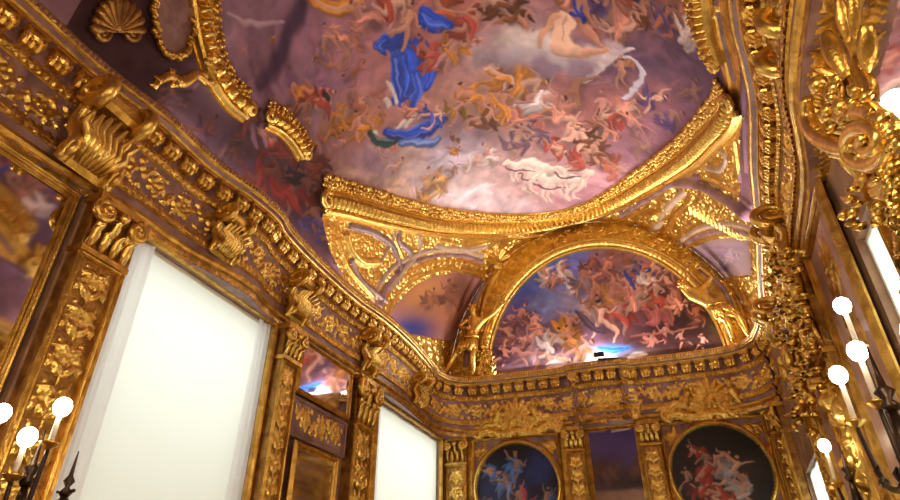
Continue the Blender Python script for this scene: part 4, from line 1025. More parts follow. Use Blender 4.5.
def tondo_red(ch):
    r = random.Random(8); ch.ground(L8(22, 15, 18)); w = fbm(ch.shape, (6, 6), 9)
    for x, y, R, c in ((.5, .1, .35, (48, 40, 40)), (-.4, .3, .4, (40, 26, 30)), (0, -.6, .6, (46, 28, 28)), (.6, .5, .3, (14, 10, 14))): blob(ch, x, y, R, L8(*c), 1, w)
    rd = L8(150, 48, 36)
    for a in ((-.2, .05, .55, .2, rd), (-.35, -.25, .5, .5, rd), (.2, .0, .5, -.4, L8(130, 120, 124)), (.3, -.35, .5, -.2, L8(160, 150, 152)), (-.05, -.5, .5, 1.1, L8(170, 66, 46)), (-.6, -.1, .36, .1, L8(70, 40, 44)), (.0, .25, .36, -.9, None), (-.35, .35, .3, .9, rd)):
        fig_raw(ch, a[0], a[1], a[2], a[3], r, L8(186, 136, 116), a[4])
round_painting(-2.86, 2.10, .815, 'round painting of figures in blue robes on dark sky, left of centre', tondo_blue, None)
round_painting(.87, 2.12, .83, 'round dark painting with a figure in red drapery, right of centre', tondo_red, None)
for cx, lab in ((-2.86, 'mauve square panel behind the blue round painting'), (.87, 'mauve square panel behind the red round painting')):
    t = thing('square_panel', lab, 'panel', (cx, 12, .6))
    mb = MB(); mb.box((cx-.92, 11.97, .6), (cx+.92, 12.0, 3.08)); mb.build('marble_slab', M['mauve'], t)
    mb = MB(); add_frame(mb, (cx-.86, 11.97, .68), (1, 0, 0), (0, 0, 1), (0, -1, 0), 1.72, 2.34, .06, .06); mb.build('gilded_frame', M['gold'], t)
    ch = Chart(-.95, .95, 1.1, 3.0, .014)
    for sx, a, b in ((-1, .70, 2.80), (1, .70, 2.80), (-1, .70, 1.4), (1, .70, 1.4)):
            ch = Chart(sx*a-.22, sx*a+.22, b-.25, b+.25, .013)
            stem(ch, spiral((sx*a, b), .13, 0, 1.3, sx), .03, .8, .1, RB, sx); leaf(ch, (sx*a, b), PI/2+sx*.6, .2, .05); leaf(ch, (sx*a, b), -PI/2-sx*.6, .2, .05); leaf(ch, (sx*a, b), PI/2-sx*1.2, .2, .04)
            ch.h *= (np.hypot(ch.U, ch.V-2.10) > .93)
            relief_mesh(ch, 'corner_ornament', plane_map((cx, 11.97, 0), (1, 0, 0), (0, 0, 1), (0, -1, 0)), [M['gold']], t, amp=1.2)
def crest(cx, z, w, h, lab, y=11.46, seed=3, fg=True):
    ch = Chart(-w/2-.05, w/2+.05, -.02, h*1.1, .012); crest_relief(ch, w, h, random.Random(seed), fg)
    o = relief_mesh(ch, 'carved_crest', plane_map((cx, y, z), (1, 0, 0), (0, 0, 1), (0, -1, 0)), [M['goldb']], None, amp=1.5)
    return tag(o, lab, 'carving')
def ye(x): return float(np.interp(x, [p[0] for p in Pe], [p[1] for p in Pe]))
crest(-2.78, 3.06, 2.0, .78, 'gilded crest with reclining figures above the blue round painting', 11.9, 3)
crest(.98, 3.06, 2.0, .78, 'gilded crest with reclining figures above the red round painting', 11.9, 9)
crest(-.93, 3.16, 1.15, .7, 'gilded palmette crest above the tall middle mirror', 11.82, 5, False)

# ================================================================== LUNETTE
CX, RA, RZ = -.95, 2.40, 2.84; ZL = 4.30
def lunette():
    t = thing('lunette_painting', 'large half-round painting of a crowned throng and blue sky on the far wall', 'painting', (CX, 11.94, ZL))
    ch = Chart(CX-RA, CX+RA, ZL-.1, ZL+RZ, .0155, px_end); ch.light = (-.4, .8); r = random.Random(12)
    ch.ground(L8(132, 92, 104)); w = fbm(ch.shape, (10, 7), 4)
    b = lambda x, y, rx, c, op=1., ry=None, ang=0: blob(ch, x, y, rx, L8(*c), op, w, ry, ang)
    b(540, 285, 60, (84, 104, 196), 1, 50, -.5); b(560, 262, 40, (104, 124, 214)); b(535, 275, 26, (96, 120, 214), .9); b(530, 300, 24, (60, 74, 160), .9); b(505, 350, 34, (70, 48, 72)); b(525, 335, 34, (116, 84, 110)); b(555, 305, 30, (126, 134, 176), .9, 20)
    b(575, 300, 20, (146, 140, 170), .8); b(620, 280, 40, (158, 112, 108), 1, 44); b(670, 300, 50, (110, 66, 72), 1, 60); b(640, 265, 40, (150, 110, 116), .9, 18); b(690, 330, 46, (48, 28, 30), 1, 44); b(660, 345, 50, (70, 44, 44), 1, 20)
    b(600, 368, 44, (204, 194, 202), 1, 12, -.12); b(590, 358, 40, (160, 136, 150), .9, 10); b(540, 372, 40, (120, 100, 118), .9, 12); b(618, 350, 20, (84, 132, 196), 1, 7); b(640, 356, 24, (120, 96, 96), .9, 8); b(560, 345, 30, (128, 98, 112), .9, 18)  # pale cloud at the base carries part of the floodlight's bright patch
    b(566, 330, 18, (110, 74, 50), 1, 14)
    ch.col *= (.78+.44*fbm(ch.shape, (40, 30), 8, 3))[..., None]
    for k in range(60):
        x = r.uniform(500, 730); y = r.uniform(252, 375); l = r.uniform(5, 16); a = r.uniform(-.7, .5)
        q = px_end([(x, y)])[0]; i = min(max(np.searchsorted(ch.u, q[0]), 0), ch.shape[0]-1); j = min(max(np.searchsorted(ch.v, q[1]), 0), ch.shape[1]-1)
        ch.paint([(x-l, y-a*l), (x, y+1), (x+l, y+a*l)], [.8, r.uniform(1.5, 4), .8], ch.col[i, j]*r.choice((.75, 1.25, 1.35)), .9, .2, .6)
    def F(x, y, L, a, s=None, d=None, **k): figure_paint(ch, x, y, L*(1.3 if x > 580 and y < 330 else 1.1), a, r, s, d, **k)
    for a in ((548, 278, 18, -.6, WH), (562, 272, 18, .5, WH), (556, 284, 14, 1.2, L8(190, 150, 150)), (575, 288, 14, -.2, WH), (590, 268, 16, .6, L8(140, 104, 110)), (582, 280, 18, .1, L8(150, 128, 140)),
              (612, 300, 28, .0, L8(188, 136, 84)), (596, 288, 22, -.3, None), (606, 272, 20, .2, L8(150, 104, 104)), (620, 316, 24, .1, RD), (604, 322, 24, -.1, None), (588, 312, 22, .4, L8(170, 140, 140)), (632, 290, 22, -.3, PK), (640, 276, 18, .4, L8(60, 96, 180)), (648, 286, 18, -.2, WH), (636, 304, 20, .8, PK), (655, 300, 20, .2, RD), (668, 286, 18, -.4, L8(140, 90, 90)), (660, 316, 22, 1.2, L8(170, 100, 100)), (680, 304, 18, .3, PK), (628, 268, 16, -.5, L8(150, 120, 130)), (652, 268, 14, .3, None), (672, 272, 14, 0, L8(120, 80, 80)), (690, 300, 16, .2, L8(130, 80, 76)), (700, 318, 16, -.3, L8(110, 64, 60)),
              (568, 332, 26, .2, OC), (572, 342, 20, -.4, L8(180, 120, 60)), (580, 350, 24, 1.0, L8(150, 110, 80)),
              (520, 318, 22, .5, L8(140, 96, 110)), (512, 338, 24, -.4, L8(130, 86, 96)), (530, 340, 24, .8, L8(170, 120, 124)), (540, 354, 24, 1.2, L8(160, 130, 140)), (522, 356, 22, -.8, L8(140, 100, 104)), (550, 345, 22, .3, WH), (505, 360, 20, .2, L8(90, 60, 80)), (558, 360, 20, 1.6, L8(170, 140, 146)), (536, 326, 18, 0, PK),
              (664, 336, 18, .2, L8(90, 40, 44)), (684, 340, 16, -.3, L8(80, 44, 40)), (650, 340, 14, .3, L8(180, 120, 110)), (704, 346, 14, .1, L8(60, 34, 34))):
        F(a[0], a[1], a[2], a[3], None, a[4])
    drapery(ch, [(578, 312), (588, 326), (604, 332)], [2, 4, 2], L8(86, 64, 80), r, 7)
    drapery(ch, [(600, 347), (612, 350), (628, 348)], [2, 4, 2], L8(58, 120, 206), r, 7)
    drapery(ch, [(624, 272), (630, 282), (636, 292)], [1.5, 2.5, 1.5], L8(70, 90, 170), r, 6)
    ch.paint([(632, 336), (650, 334), (700, 328)], [1.2, 1.4, 1], L8(150, 96, 84), .6, .2)
    for k in range(26):  # whitish cloud strokes, partly the floodlight's hot spot put into the paint
        x = r.uniform(545, 640); y = 366-.1*(x-590)+r.uniform(-6, 6); ch.paint([(x-9, y+1), (x, y-1), (x+9, y-1)], [1.5, r.uniform(3, 5), 1.5], L8(206, 198, 206)*r.uniform(.8, 1), .8, .2, .8)
    smudge(ch, 71, 1.2, 2.4); ch.col = np.clip(ch.col, 0, 1)**1.15*1.15
    P = np.stack([ch.U, np.full(ch.shape, 11.95), ch.V], -1).reshape(-1, 3); Fc = grid_faces(*ch.shape)
    ins = ((((ch.U-CX)/RA)**2+((np.maximum(ch.V-ZL, 0))/RZ)**2) < 1).ravel()[Fc].any(1)
    u, f = submesh(Fc[ins], P); mb = MB(); mb.add(P[u], f); mb.build('painted_canvas', M['oil'], t, True, col=ch.col.reshape(-1, 3)[u])
    a = np.linspace(-.03, PI+.03, 150); A = np.stack([np.cos(a)*RA, 0*a, np.sin(a)*RZ], -1); Pp = np.array([CX, 11.96, ZL])+A
    N = np.stack([np.cos(a)/RA, 0*a, np.sin(a)/RZ], -1); N /= np.linalg.norm(N, axis=1, keepdims=True)
    mb = MB(); mod = 1+.15*np.abs(np.sin(np.arange(150)*PI/2.2)); fy = np.tile([0, -1.0, 0], (150, 1))
    mb.sweep(Pp, N, fy, [(-.02, 0), (-.02, .07), (.01, .09), (.04, .06)])
    mb.sweep(Pp, N, fy, [(.04+.075*(1-math.cos(q)), .05+.085*math.sin(q)) for q in np.linspace(0, PI, 7)], mod=mod)
    mb.sweep(Pp, N, fy, [(.19, .0), (.19, .09), (.22, .11), (.25, .08), (.26, .0)])
    mb.build('arched_frame', M['goldb'], t, False)
    return t
lunette()
# carved spandrels round the lunette
ch = Chart(-4.3, 2.1, ZL, 7.95, .016, px_end); rs = random.Random(41)
def lund(U, V): return ((U-CX)/(RA+.27))**2+((V-ZL)/(RZ+.27))**2
def rr(pts, r, k=.6, mk=None, rb=0): ch.relief(pts, r, k, mk=mk, rib=rb)
rr([(505, 262), (490, 285), (480, 320), (474, 360)], 2.4); rr([(498, 262), (482, 285), (470, 320), (466, 365)], 2.4, mk=1); rr([(730, 285), (742, 310), (750, 345)], 2.4); rr([(700, 268), (724, 290), (736, 320)], 2.2, mk=1)
for k in range(700):
    x = rs.uniform(-4.25, 2.05); z = rs.uniform(ZL, 7.9)
    if lund(x, z) < 1.06: continue
    i = np.searchsorted(ch.u, x); j = np.searchsorted(ch.v, z)
    if i >= ch.shape[0] or j >= ch.shape[1] or ch.h[i, j] > 0: continue
    R = rs.uniform(.07, .14); q = rs.random()
    if q < .5:
        n = rs.randint(4, 6); a0 = rs.uniform(0, 6)
        for m_ in range(n): leaf(ch, (x, z), a0+2*PI*m_/n, R*1.2, R*.3, .7, .7)
        ch.relief([(x, z)], [R*.3], .9, raw=True)
    elif q < .75: stem(ch, spiral((x, z), R, rs.uniform(0, 6), 1.4, rs.choice((-1, 1))), R*.22, .8, R*.5, rs)
    else: palmette(ch, (x, z), rs.uniform(.6, 2.5), R*1.3)
c12, a12 = v_geo(12.0)
okv = ((ch.U-c12)/(a12-.03))**2+((ch.V-ZS)/(ZB-.03))**2 < 1
ch.h *= (lund(ch.U, ch.V) > 1)*okv
tag(relief_mesh(ch, 'carved_spandrels', plane_map((0, 11.995, 0), (1, 0, 0), (0, 0, 1), (0, -1, 0)), [M['gold'], M['mauve']], None, amp=1.5), 'gilded leaf carving filling the corners around the lunette arch', 'carving')
# ================================================================== GILDED FIGURES
def statue(label, org, J, rot, sc=1.0, drape=True, seed=1):
    """one continuous body grown over a skeleton; J gives the joints in metres for a 1.7 m figure, x right, y forward (towards the room), z up"""
    t = thing('gilded_figure', label, 'statue', org)
    names = list(J); nodes = []; rad = []; edges = []
    R0 = dict(pelvis=.135, belly=.115, chest=.145, neck=.055, jaw=.075, brow=.088, crown=.06, nose=.02,
              shl=.07, shr=.07, ell=.045, elr=.045, wrl=.03, wrr=.03, pal=.036, par=.036,
              hil=.105, hir=.105, knl=.066, knr=.066, anl=.04, anr=.04, tol=.032, tor=.032)
    ix = {}
    def add(n, p, r, par=None):
        ix[n] = len(nodes); nodes.append(p); rad.append(r)
        if par: edges.append((ix[par], ix[n]))
    add('pelvis', J['pelvis'], R0['pelvis'])
    mid = lambda a, b, f: tuple(np.array(J[a])*(1-f)+np.array(J[b])*f)
    add('belly', mid('pelvis', 'chest', .5), R0['belly'], 'pelvis'); add('chest', J['chest'], R0['chest'], 'belly')
    ch_, hd = np.array(J['chest']), np.array(J['head']); dv = (hd-ch_)/np.linalg.norm(hd-ch_)
    add('neck', tuple(ch_+dv*.17), R0['neck'], 'chest'); add('jaw', tuple(hd-dv*.06), R0['jaw'], 'neck'); add('brow', tuple(hd+dv*.04), R0['brow'], 'jaw'); add('crown', tuple(hd+dv*.12), R0['crown'], 'brow')
    for s in 'lr':
        add('sh'+s, J['sh'+s], R0['shl'], 'chest'); add('ua'+s, mid('sh'+s, 'el'+s, .45), .056, 'sh'+s); add('el'+s, J['el'+s], R0['ell'], 'ua'+s); add('fa'+s, mid('el'+s, 'wr'+s, .35), .046, 'el'+s); add('wr'+s, J['wr'+s], R0['wrl'], 'fa'+s)
        d = np.array(J['wr'+s])-np.array(J['el'+s]); d = d/np.linalg.norm(d)
        add('pa'+s, tuple(np.array(J['wr'+s])+d*.08), .04, 'wr'+s)
        add('hi'+s, J['hi'+s], R0['hil'], 'pelvis'); add('th'+s, mid('hi'+s, 'kn'+s, .45), .092, 'hi'+s); add('kn'+s, J['kn'+s], R0['knl'], 'th'+s); add('ca'+s, mid('kn'+s, 'an'+s, .33), .066, 'kn'+s); add('an'+s, J['an'+s], R0['anl'], 'ca'+s); add('to'+s, J['to'+s], .03, 'an'+s)
    me = bpy.data.meshes.new('body'); me.from_pydata([tuple(p) for p in nodes], edges, []); me.update()
    tmp = bpy.data.objects.new('body', me); COL.objects.link(tmp)
    sk = tmp.modifiers.new('skin', 'SKIN'); sd = tmp.modifiers.new('sub', 'SUBSURF'); sd.levels = 2; sd.render_levels = 2
    for i, r in enumerate(rad): me.skin_vertices[0].data[i].radius = (r, r); me.skin_vertices[0].data[i].use_root = (i == 0)
    dg = bpy.context.evaluated_depsgraph_get(); ev = tmp.evaluated_get(dg); m2 = bpy.data.meshes.new_from_object(ev)
    nv = len(m2.vertices); co = np.zeros(nv*3); m2.vertices.foreach_get('co', co); co = co.reshape(-1, 3); fs = [tuple(p.vertices) for p in m2.polygons]
    bpy.data.objects.remove(tmp); bpy.data.meshes.remove(m2)
    mb = MB(); mb.add(co, fs)
    fw = np.array((0, 1.0, 0))-dv*dv[1]; fw /= np.linalg.norm(fw); sd_ = np.cross(fw, dv)
    mb.ball(hd+fw*.088-dv*.005, (.016, .02, .028), 0, 6, 5)                       # nose
    for s in (-1, 1):
        mb.ball(hd+fw*.07+sd_*s*.034+dv*.028, (.02, .014, .012), 0, 6, 4); mb.ball(hd+sd_*s*.085, (.014, .025, .034), 0, 6, 4)
    mb.tube([hd+fw*.075-dv*.055-sd_*.025, hd+fw*.084-dv*.055, hd+fw*.075-dv*.055+sd_*.025], .009, 5)
    for s in 'lr':                                                                # five bent fingers each
        w = np.array(J['wr'+s]); d = w-np.array(J['el'+s]); d /= np.linalg.norm(d)
        a = np.cross(d, (0, 1.0, .2)); a /= np.linalg.norm(a); b = np.cross(a, d)
        for k in range(4):
            o = w+d*.09+a*(k-1.5)*.02; l = (.07, .085, .08, .06)[k]
            mb.tube([o, o+d*l*.5+b*.008, o+d*l*.85+b*.035], [.012, .011, .008], 6)
        o = w+d*.03-a*.03; mb.tube([o, o-a*.035+d*.03, o-a*.04+d*.065+b*.01], [.014, .012, .009], 6)
    q = Quaternion((0, 0, 1), rot); Rm = np.array(q.to_matrix())
    def place(m): m.v = [np.array(org)+(v*sc)@Rm.T for v in m.v]; return m
    place(mb).build('body', M['goldb'], t, True)
    hb = MB(); r = random.Random(seed)
    for k in range(26):
        u = np.array((r.gauss(0, 1), r.gauss(0, 1), r.gauss(0, 1))); u /= np.linalg.norm(u)
        if u@dv < -.1 or (u@fw > .45 and u@dv < .55): continue
        hb.ball(hd+dv*.05+u*.085, r.uniform(.03, .045), 0, 6, 4)
    place(hb).build('hair', M['gold'], t, True)
    if drape:
        db = MB(); pv = np.array(J['pelvis'])
        for k in range(9):
            a = -1.2+2.4*k/8; o = pv+np.array((.15*math.sin(a), .11*math.cos(a), .03))
            kn = (np.array(J['knl'])+np.array(J['knr']))/2
            e = pv*.35+kn*.65+np.array((.2*math.sin(a), .12*math.cos(a)+.02, -.05+.04*math.sin(k*2.1)))
            db.tube([o, (o+e)/2+np.array((.02*math.sin(k*3), .04, 0)), e], [.035, .05, .03], 7)
        db.tube([pv+np.array((.16*math.cos(a), .14*math.sin(a), .05+.02*math.sin(3*a))) for a in np.linspace(0, 2*PI, 14)], .035, 6)
        place(db).build('loincloth', M['gold'], t, True)
    return t
stand = dict(pelvis=(-.02, 0, .82), chest=(.10, .03, 1.18), head=(.06, .09, 1.48), shl=(-.08, .02, 1.30), shr=(.27, .02, 1.24), ell=(-.26, .10, 1.12), wrl=(-.06, .22, 1.02), elr=(.50, .10, 1.30), wrr=(.70, .12, 1.46),
             hil=(-.11, 0, .78), hir=(.07, 0, .78), knl=(-.34, .10, .50), anl=(-.60, .02, .14), tol=(-.66, .14, .05), knr=(.06, .14, .43), anr=(.02, .02, .07), tor=(.03, .15, .03))
lean = dict(pelvis=(.10, .06, .72), chest=(-.14, .08, 1.03), head=(-.36, .12, 1.24), shl=(-.30, .06, 1.02), shr=(.0, .06, 1.17), ell=(-.42, .12, 1.20), wrl=(-.30, .14, 1.45), elr=(.16, .12, 1.36), wrr=(.02, .12, 1.56),
            hil=(.02, .06, .68), hir=(.18, .06, .70), knl=(.20, .16, .40), anl=(.24, .06, .08), tol=(.20, .18, .03), knr=(.40, .14, .50), anr=(.50, .06, .12), tor=(.54, .16, .06))
def mir(J): return {({'l': 'r', 'r': 'l'}[k[-1]] if len(k) == 3 and k[-1] in 'lr' else k[-1]) and (k[:2]+{'l': 'r', 'r': 'l'}[k[-1]] if len(k) == 3 and k[-1] in 'lr' else k): (-v[0], v[1], v[2]) for k, v in J.items()}
# bodies face the room (-Y): local +y is turned to -Y, so local x is mirrored first to keep the pose
statue('gilded standing figure with raised arm at the left foot of the lunette arch', (-3.66, 11.74, 4.345), mir(stand), PI, 1.05, True, 3)
statue('gilded figure leaning along the right side of the lunette arch', (1.34, 11.66, 4.345), mir(lean), PI, 1.05, True, 5)
# ================================================================== TROPHY ON THE RIGHT PIER
def rwp(px, py, off):
    d = rays([(px, py)])[0]; t = (1.41-off)/(d[0]-.057*d[1]); return d*t
def rwp2(L, off): return [tuple(rwp(x, y, off)) for x, y in L]
def rot_tube(mb, pts, rad, seg=8, flat=1.0): mb.tube([tuple(p) for p in pts], rad, seg, flat=flat)
t = thing('carved_trophy', 'large gilded carved trophy with scroll and leaf pods at the upper right edge', 'carving', tuple(rwp(870, 220, .3)))
def plane_pts(px, off): return [rwp(x, y, off+o) for (x, y), o in zip(px, np.linspace(0, 0, len(px)))]
mb = MB()
sp = spiral((866, 142), 34, -2.2, 2.0, 1, 46, .12)
rot_tube(mb, [rwp(x, y, .30+.12*i/46) for i, (x, y) in enumerate(sp)], np.linspace(.055, .025, 46), 9)
mb.build('volute', M['goldb'], t, True)
mb = MB(); c = catmull([(806, 98), (808, 118), (818, 136), (836, 146), (852, 150)], 6)
rot_tube(mb, [rwp(x, y, .34) for x, y in c], [.03+.03*math.sin(PI*i/(len(c)-1)) for i in range(len(c))], 9); mb.build('horn', M['goldb'], t, True)
for k, (a, b, r) in enumerate((((826, 34), (847, 76), .058), ((866, 24), (868, 72), .046), ((838, -4), (848, 42), .034), ((852, -8), (856, 40), .030))):
    mb = MB(); c = [np.array(a)*(1-q)+np.array(b)*q for q in np.linspace(0, 1, 9)]
    rot_tube(mb, [rwp(x, y, .32) for x, y in c], [r*(.2+.8*math.sin(PI*(.12+.85*q))) for q in np.linspace(0, 1, 9)], 10)
    mb.build('leaf_pod', M['gold'], t, True)
RT_ = random.Random(6)
mb = MB()
for k in range(90):
    x = RT_.uniform(818, 900); y = RT_.uniform(78, 235)
    if y > 140 and x < 845 or (y < 130 and x > 838+(y-50)*.6): continue
    a = RT_.uniform(0, 6.28); l = RT_.uniform(8, 18)
    c = [(x+l*q*math.cos(a+q*.8), y+l*q*math.sin(a+q*.8)) for q in np.linspace(0, 1, 6)]
    rot_tube(mb, [rwp(u, v, .27+.08*math.sin(PI*i/5)) for i, (u, v) in enumerate(c)], [.012, .026, .034, .03, .02, .008], 7, .6)
mb.build('acanthus_leaf', M['goldb'], t, True)
for (x, y, r) in ((818, 84, .055), (832, 95, .045), (842, 106, .05), (852, 114, .04), (828, 110, .04), (846, 122, .04)):
    mb = MB(); mb.ball(rwp(x, y, .33), r, 0, 10, 7); mb.build('fruit', M['goldb'], t, True)
for lab, x0, x1, y0, y1, n_ in (('gilded cluster of carved leaves hanging under the right cornice near the far corner', 772, 806, 250, 350, 70), ('gilded drop of carved leaves between right panel and far round painting', 790, 816, 345, 432, 50)):
    t = thing('carved_leaf_drop', lab, 'carving', tuple(rwp((x0+x1)/2, y1, .2)))
    mb = MB()
    for k in range(n_):
        y = RT_.uniform(y0, y1); x = RT_.uniform(x0, x1)+(y-(y0+y1)/2)*.12; a = RT_.uniform(0, 6.28); l = RT_.uniform(6, 13)
        cl_ = [(x+l*q*math.cos(a+q*.8), y+l*q*math.sin(a+q*.8)) for q in np.linspace(0, 1, 5)]
        rot_tube(mb, [rwp(u, v, .25+.07*math.sin(PI*i/4)) for i, (u, v) in enumerate(cl_)], [.014, .04, .05, .03, .01], 6, .6)
    mb.build('acanthus_leaf', M['goldb'], t, True)
    mb = MB(); mb.tube(rwp2([((x0+x1)/2-4, y0), ((x0+x1)/2, (y0+y1)/2), ((x0+x1)/2+6, y1)], .21), .04, 8); mb.build('garland_core', M['gold'], t, True)
# carved leaves massed at the foot of the left figure
t = thing('carved_leaf_mound', 'gilded mound of carved leaves on the cornice beside the left standing figure', 'carving', (-3.36, 11.8, 4.34))
mb = MB()
for k in range(60):
    x = RT_.uniform(-3.62, -3.22); z = 4.38+RT_.random()**1.5*.75*(1-abs(x+3.4)/.35*.6); a = RT_.uniform(0, PI); l = RT_.uniform(.08, .18)
    mb.tube([(x, 11.86, z), (x+.5*l*math.cos(a), 11.78, z+.5*l*math.sin(a)), (x+l*math.cos(a+.5), 11.84, z+l*math.sin(a+.5))], [.02, .035, .008], 6)
mb.build('acanthus_leaf', M['goldb'], t, True)
mb = MB(); mb.tube([(-3.6, 11.86, 4.36), (-3.45, 11.87, 4.7), (-3.36, 11.88, 5.0)], [.12, .10, .03], 8); mb.tube([(-3.25, 11.87, 4.36), (-3.4, 11.87, 4.6), (-3.45, 11.88, 4.9)], [.12, .10, .03], 8); mb.build('rockwork_core', M['gold'], t, True)
# gilded garland down the right edge of the window strip
t = thing('carved_garland', 'gilded garland of leaves hanging at the right edge beside the window strip', 'carving', tuple(rwp(905, 260, .3)))
mb = MB()
for k in range(70):
    q = k/69; x = 896+34*q+RT_.uniform(-7, 9); y = 196+150*q+RT_.uniform(-5, 5); a = RT_.uniform(0, 6.28); l = RT_.uniform(6, 12)
    rot_tube(mb, [rwp(x, y, .27), rwp(x+l*.5*math.cos(a), y+l*.5*math.sin(a), .33), rwp(x+l*math.cos(a+.5), y+l*math.sin(a+.5), .29)], [.02, .04, .012], 6)
mb.build('leaf_cluster', M['goldb'], t, True)

# gilded shell, medallion and scrolls on the vault at the upper left
def on_vault(px, inset):
    q = px_vault(px); return vault(q[:, 0]/VL, q[:, 1], inset)
t = thing('vault_shell', 'gilded ribbed shell on the dark vault at the upper left', 'carving', tuple(on_vault([(110, 36)], .05)[0]))
mb = MB()
for k in range(11):
    a = -PI*.98+PI*.96*k/10; q = np.linspace(0, 1, 8)
    mb.tube(on_vault([(110+30*u*math.cos(a)*(1-.1*u), 34+36*u*math.sin(a)) for u in q], .1), [.012+.045*u for u in q[:-1]]+[.03], 7)
mb.build('shell_ribs', M['golda'], t, True)
mb = MB(); mb.tube(on_vault(spiral((94, 36), 8, 0, 1.3, 1, 18), .1), .03, 6); mb.build('scroll', M['golda'], t, True)
mb = MB(); mb.tube(on_vault(spiral((126, 36), 8, PI, 1.3, -1, 18), .1), .03, 6); mb.build('scroll', M['golda'], t, True)
t = thing('oval_medallion', 'grey oval medallion in a gilded leaf border on the upper left vault', 'carving', tuple(on_vault([(172, 62)], .03)[0]))
a = np.linspace(0, 2*PI, 40, endpoint=False); mb = MB()
P = on_vault([(170+19*math.cos(q), 18+38*math.sin(q)) for q in a], .05); C0 = on_vault([(170, 18)], .05)[0]
mb.add(np.r_[[C0], P], [(0, 1+i, 1+(i+1) % 40) for i in range(40)]); mb.build('stone_plaque', M['mauve'], t, True)
mb = MB(); r_ = random.Random(2)
for k in range(80):
    q = 2*PI*k/80; p = on_vault([(170+(20+r_.uniform(-2, 3))*math.cos(q), 18+(39+r_.uniform(-2, 3))*math.sin(q))], .07)[0]; s = r_.uniform(.03, .055); mb.ball(p, (s, s, s*.7), 0, 6, 4)
mb.build('leaf_border', M['gold'], t, True)
for n_, (lab, px, rd) in enumerate((('gilded leaf scroll curling under the oval medallion at upper left', [(150, 84), (162, 78), (176, 84), (190, 76), (200, 84)], .06), ('gilded leaf scroll against the dark vault beside the upper left frame', [(200, 62), (210, 58), (216, 66), (208, 72), (203, 66)], .05))):
    cc_ = catmull(px, 6); mb = MB(); mb.tube(on_vault(cc_, .09), [rd*(.4+.6*math.sin(PI*(.1+.8*i/len(cc_)))) for i in range(len(cc_))], 8)
    for k in range(0, len(cc_), 3):
        q = r_.uniform(0, 6.28); mb.tube(on_vault([cc_[k], cc_[k]+np.array([5*math.cos(q), 5*math.sin(q)]), cc_[k]+np.array([9*math.cos(q+.6), 9*math.sin(q+.6)])], .10), [.03, .045, .012], 6)
    tag(mb.build('leaf_scroll', M['gold'], None, True), lab, 'carving')
# ================================================================== FLOODLIGHT ON THE CORNICE
t = thing('floodlight', 'small black floodlight on the far cornice lighting the lunette', 'lamp', (-.93, 11.66, 4.34))
mb = MB(); mb.box((-1.03, 11.61, 4.405), (-.83, 11.69, 4.515)); mb.build('housing', M['black'], t, bevel=.01)
mb = MB(); mb.add([(-1.01, 11.692, 4.425), (-.85, 11.692, 4.425), (-.85, 11.692, 4.505), (-1.01, 11.692, 4.505)], [(3, 2, 1, 0)]); mb.build('lens', M['led'], t)
mb = MB(); mb.box((-1.05, 11.63, 4.34), (-1.035, 11.67, 4.47)); mb.box((-.825, 11.63, 4.34), (-.81, 11.67, 4.47)); mb.box((-1.05, 11.62, 4.34), (-.81, 11.68, 4.352)); mb.build('bracket', M['white'], t)

# ================================================================== CANDELABRA
LAMPS = []
def candle(t, p, L, r=.016, bulb=.052):
    """p is the centre of the bulb"""
    p = np.array(p); mb = MB(); b = p-np.array([0, 0, bulb*1.1+L])
    mb.lathe(b, [(r*.98, 0), (r, L*.3), (r*.95, L)], 12); c = mb.build('candle', M['wax'], t, True)
    mb = MB(); mb.lathe(p-np.array([0, 0, bulb*1.2]), [(bulb*.4, 0), (bulb*.75, bulb*.25), (bulb, bulb*.85), (bulb*1.02, bulb*1.25), (bulb*.8, bulb*1.85), (bulb*.4, bulb*2.15), (.002, bulb*2.25)], 14); mb.build('bulb', M['bulb'], c, True)
    mb = MB(); mb.lathe(b-np.array([0, 0, .05]), [(.012, 0), (.03, .012), (.055, .035), (.06, .045), (.03, .048), (r, .06)], 14); mb.build('drip_pan', M['goldb'], t, True)
    LAMPS.append(tuple(p)); return b-np.array([0, 0, .05])
def candelabrum(c, bulbs, label, top, L=.24, m='dark'):
    c = np.array(c, float)
    t = thing('candelabrum', label, 'candelabrum', (c[0], c[1], FL))
    H = top-FL
    mb = MB(); mb.lathe((c[0], c[1], FL), [(.20, 0), (.20, .05), (.16, .08), (.06, .16), (.04, .25), (.055, .34), (.035, .42), (.025, H*.5), (.045, H*.55), (.025, H*.6), (.02, H*.85), (.05, H*.9), (.035, H*.95), (.02, H)], 18)
    mb.build('stem', M[m], t, True)
    for b in bulbs:
        e = candle(t, b, L)
        hub = np.array([c[0], c[1], top-.18]); h = e-hub
        pts = catmull([hub, hub+h*np.array([.35, .35, 0])+np.array([0, 0, -.12]), hub+h*np.array([.8, .8, .2])+np.array([0, 0, -.10]), e], 6)
        mb = MB(); mb.tube([tuple(p) for p in pts], np.linspace(.022, .013, len(pts)), 8)
        for q in (.35, .65):
            p = pts[int(q*len(pts))]; mb.ball(p, .03, 0, 8, 5); mb.tube([p, p+np.array([0, 0, .05])+h*.08, p+np.array([0, 0, .09])+h*.02], [.014, .02, .006], 6)
        mb.build('arm', M[m], t, True)
    mb = MB(); mb.lathe((c[0], c[1], top), [(.03, 0), (.045, .03), (.02, .06), (.05, .10), (.02, .13), (.012, .2), (.004, .34)], 12); mb.build('finial', M[m], t, True)
    return t
def ax(px, py, X): return at_x(px, py, X)
b1, b2, b3 = ax(28, 436, -3.62), ax(63, 406, -3.5), ax(2, 412, -3.9)
cc = ax(22, 496, -3.62)
candelabrum((cc[0], cc[1]), [b1, b2, b3], 'bronze candelabrum with lit candle bulbs in front of the left pilaster', float(cc[2])+.05, .16)
f1 = ax(64, 497, -3.1)
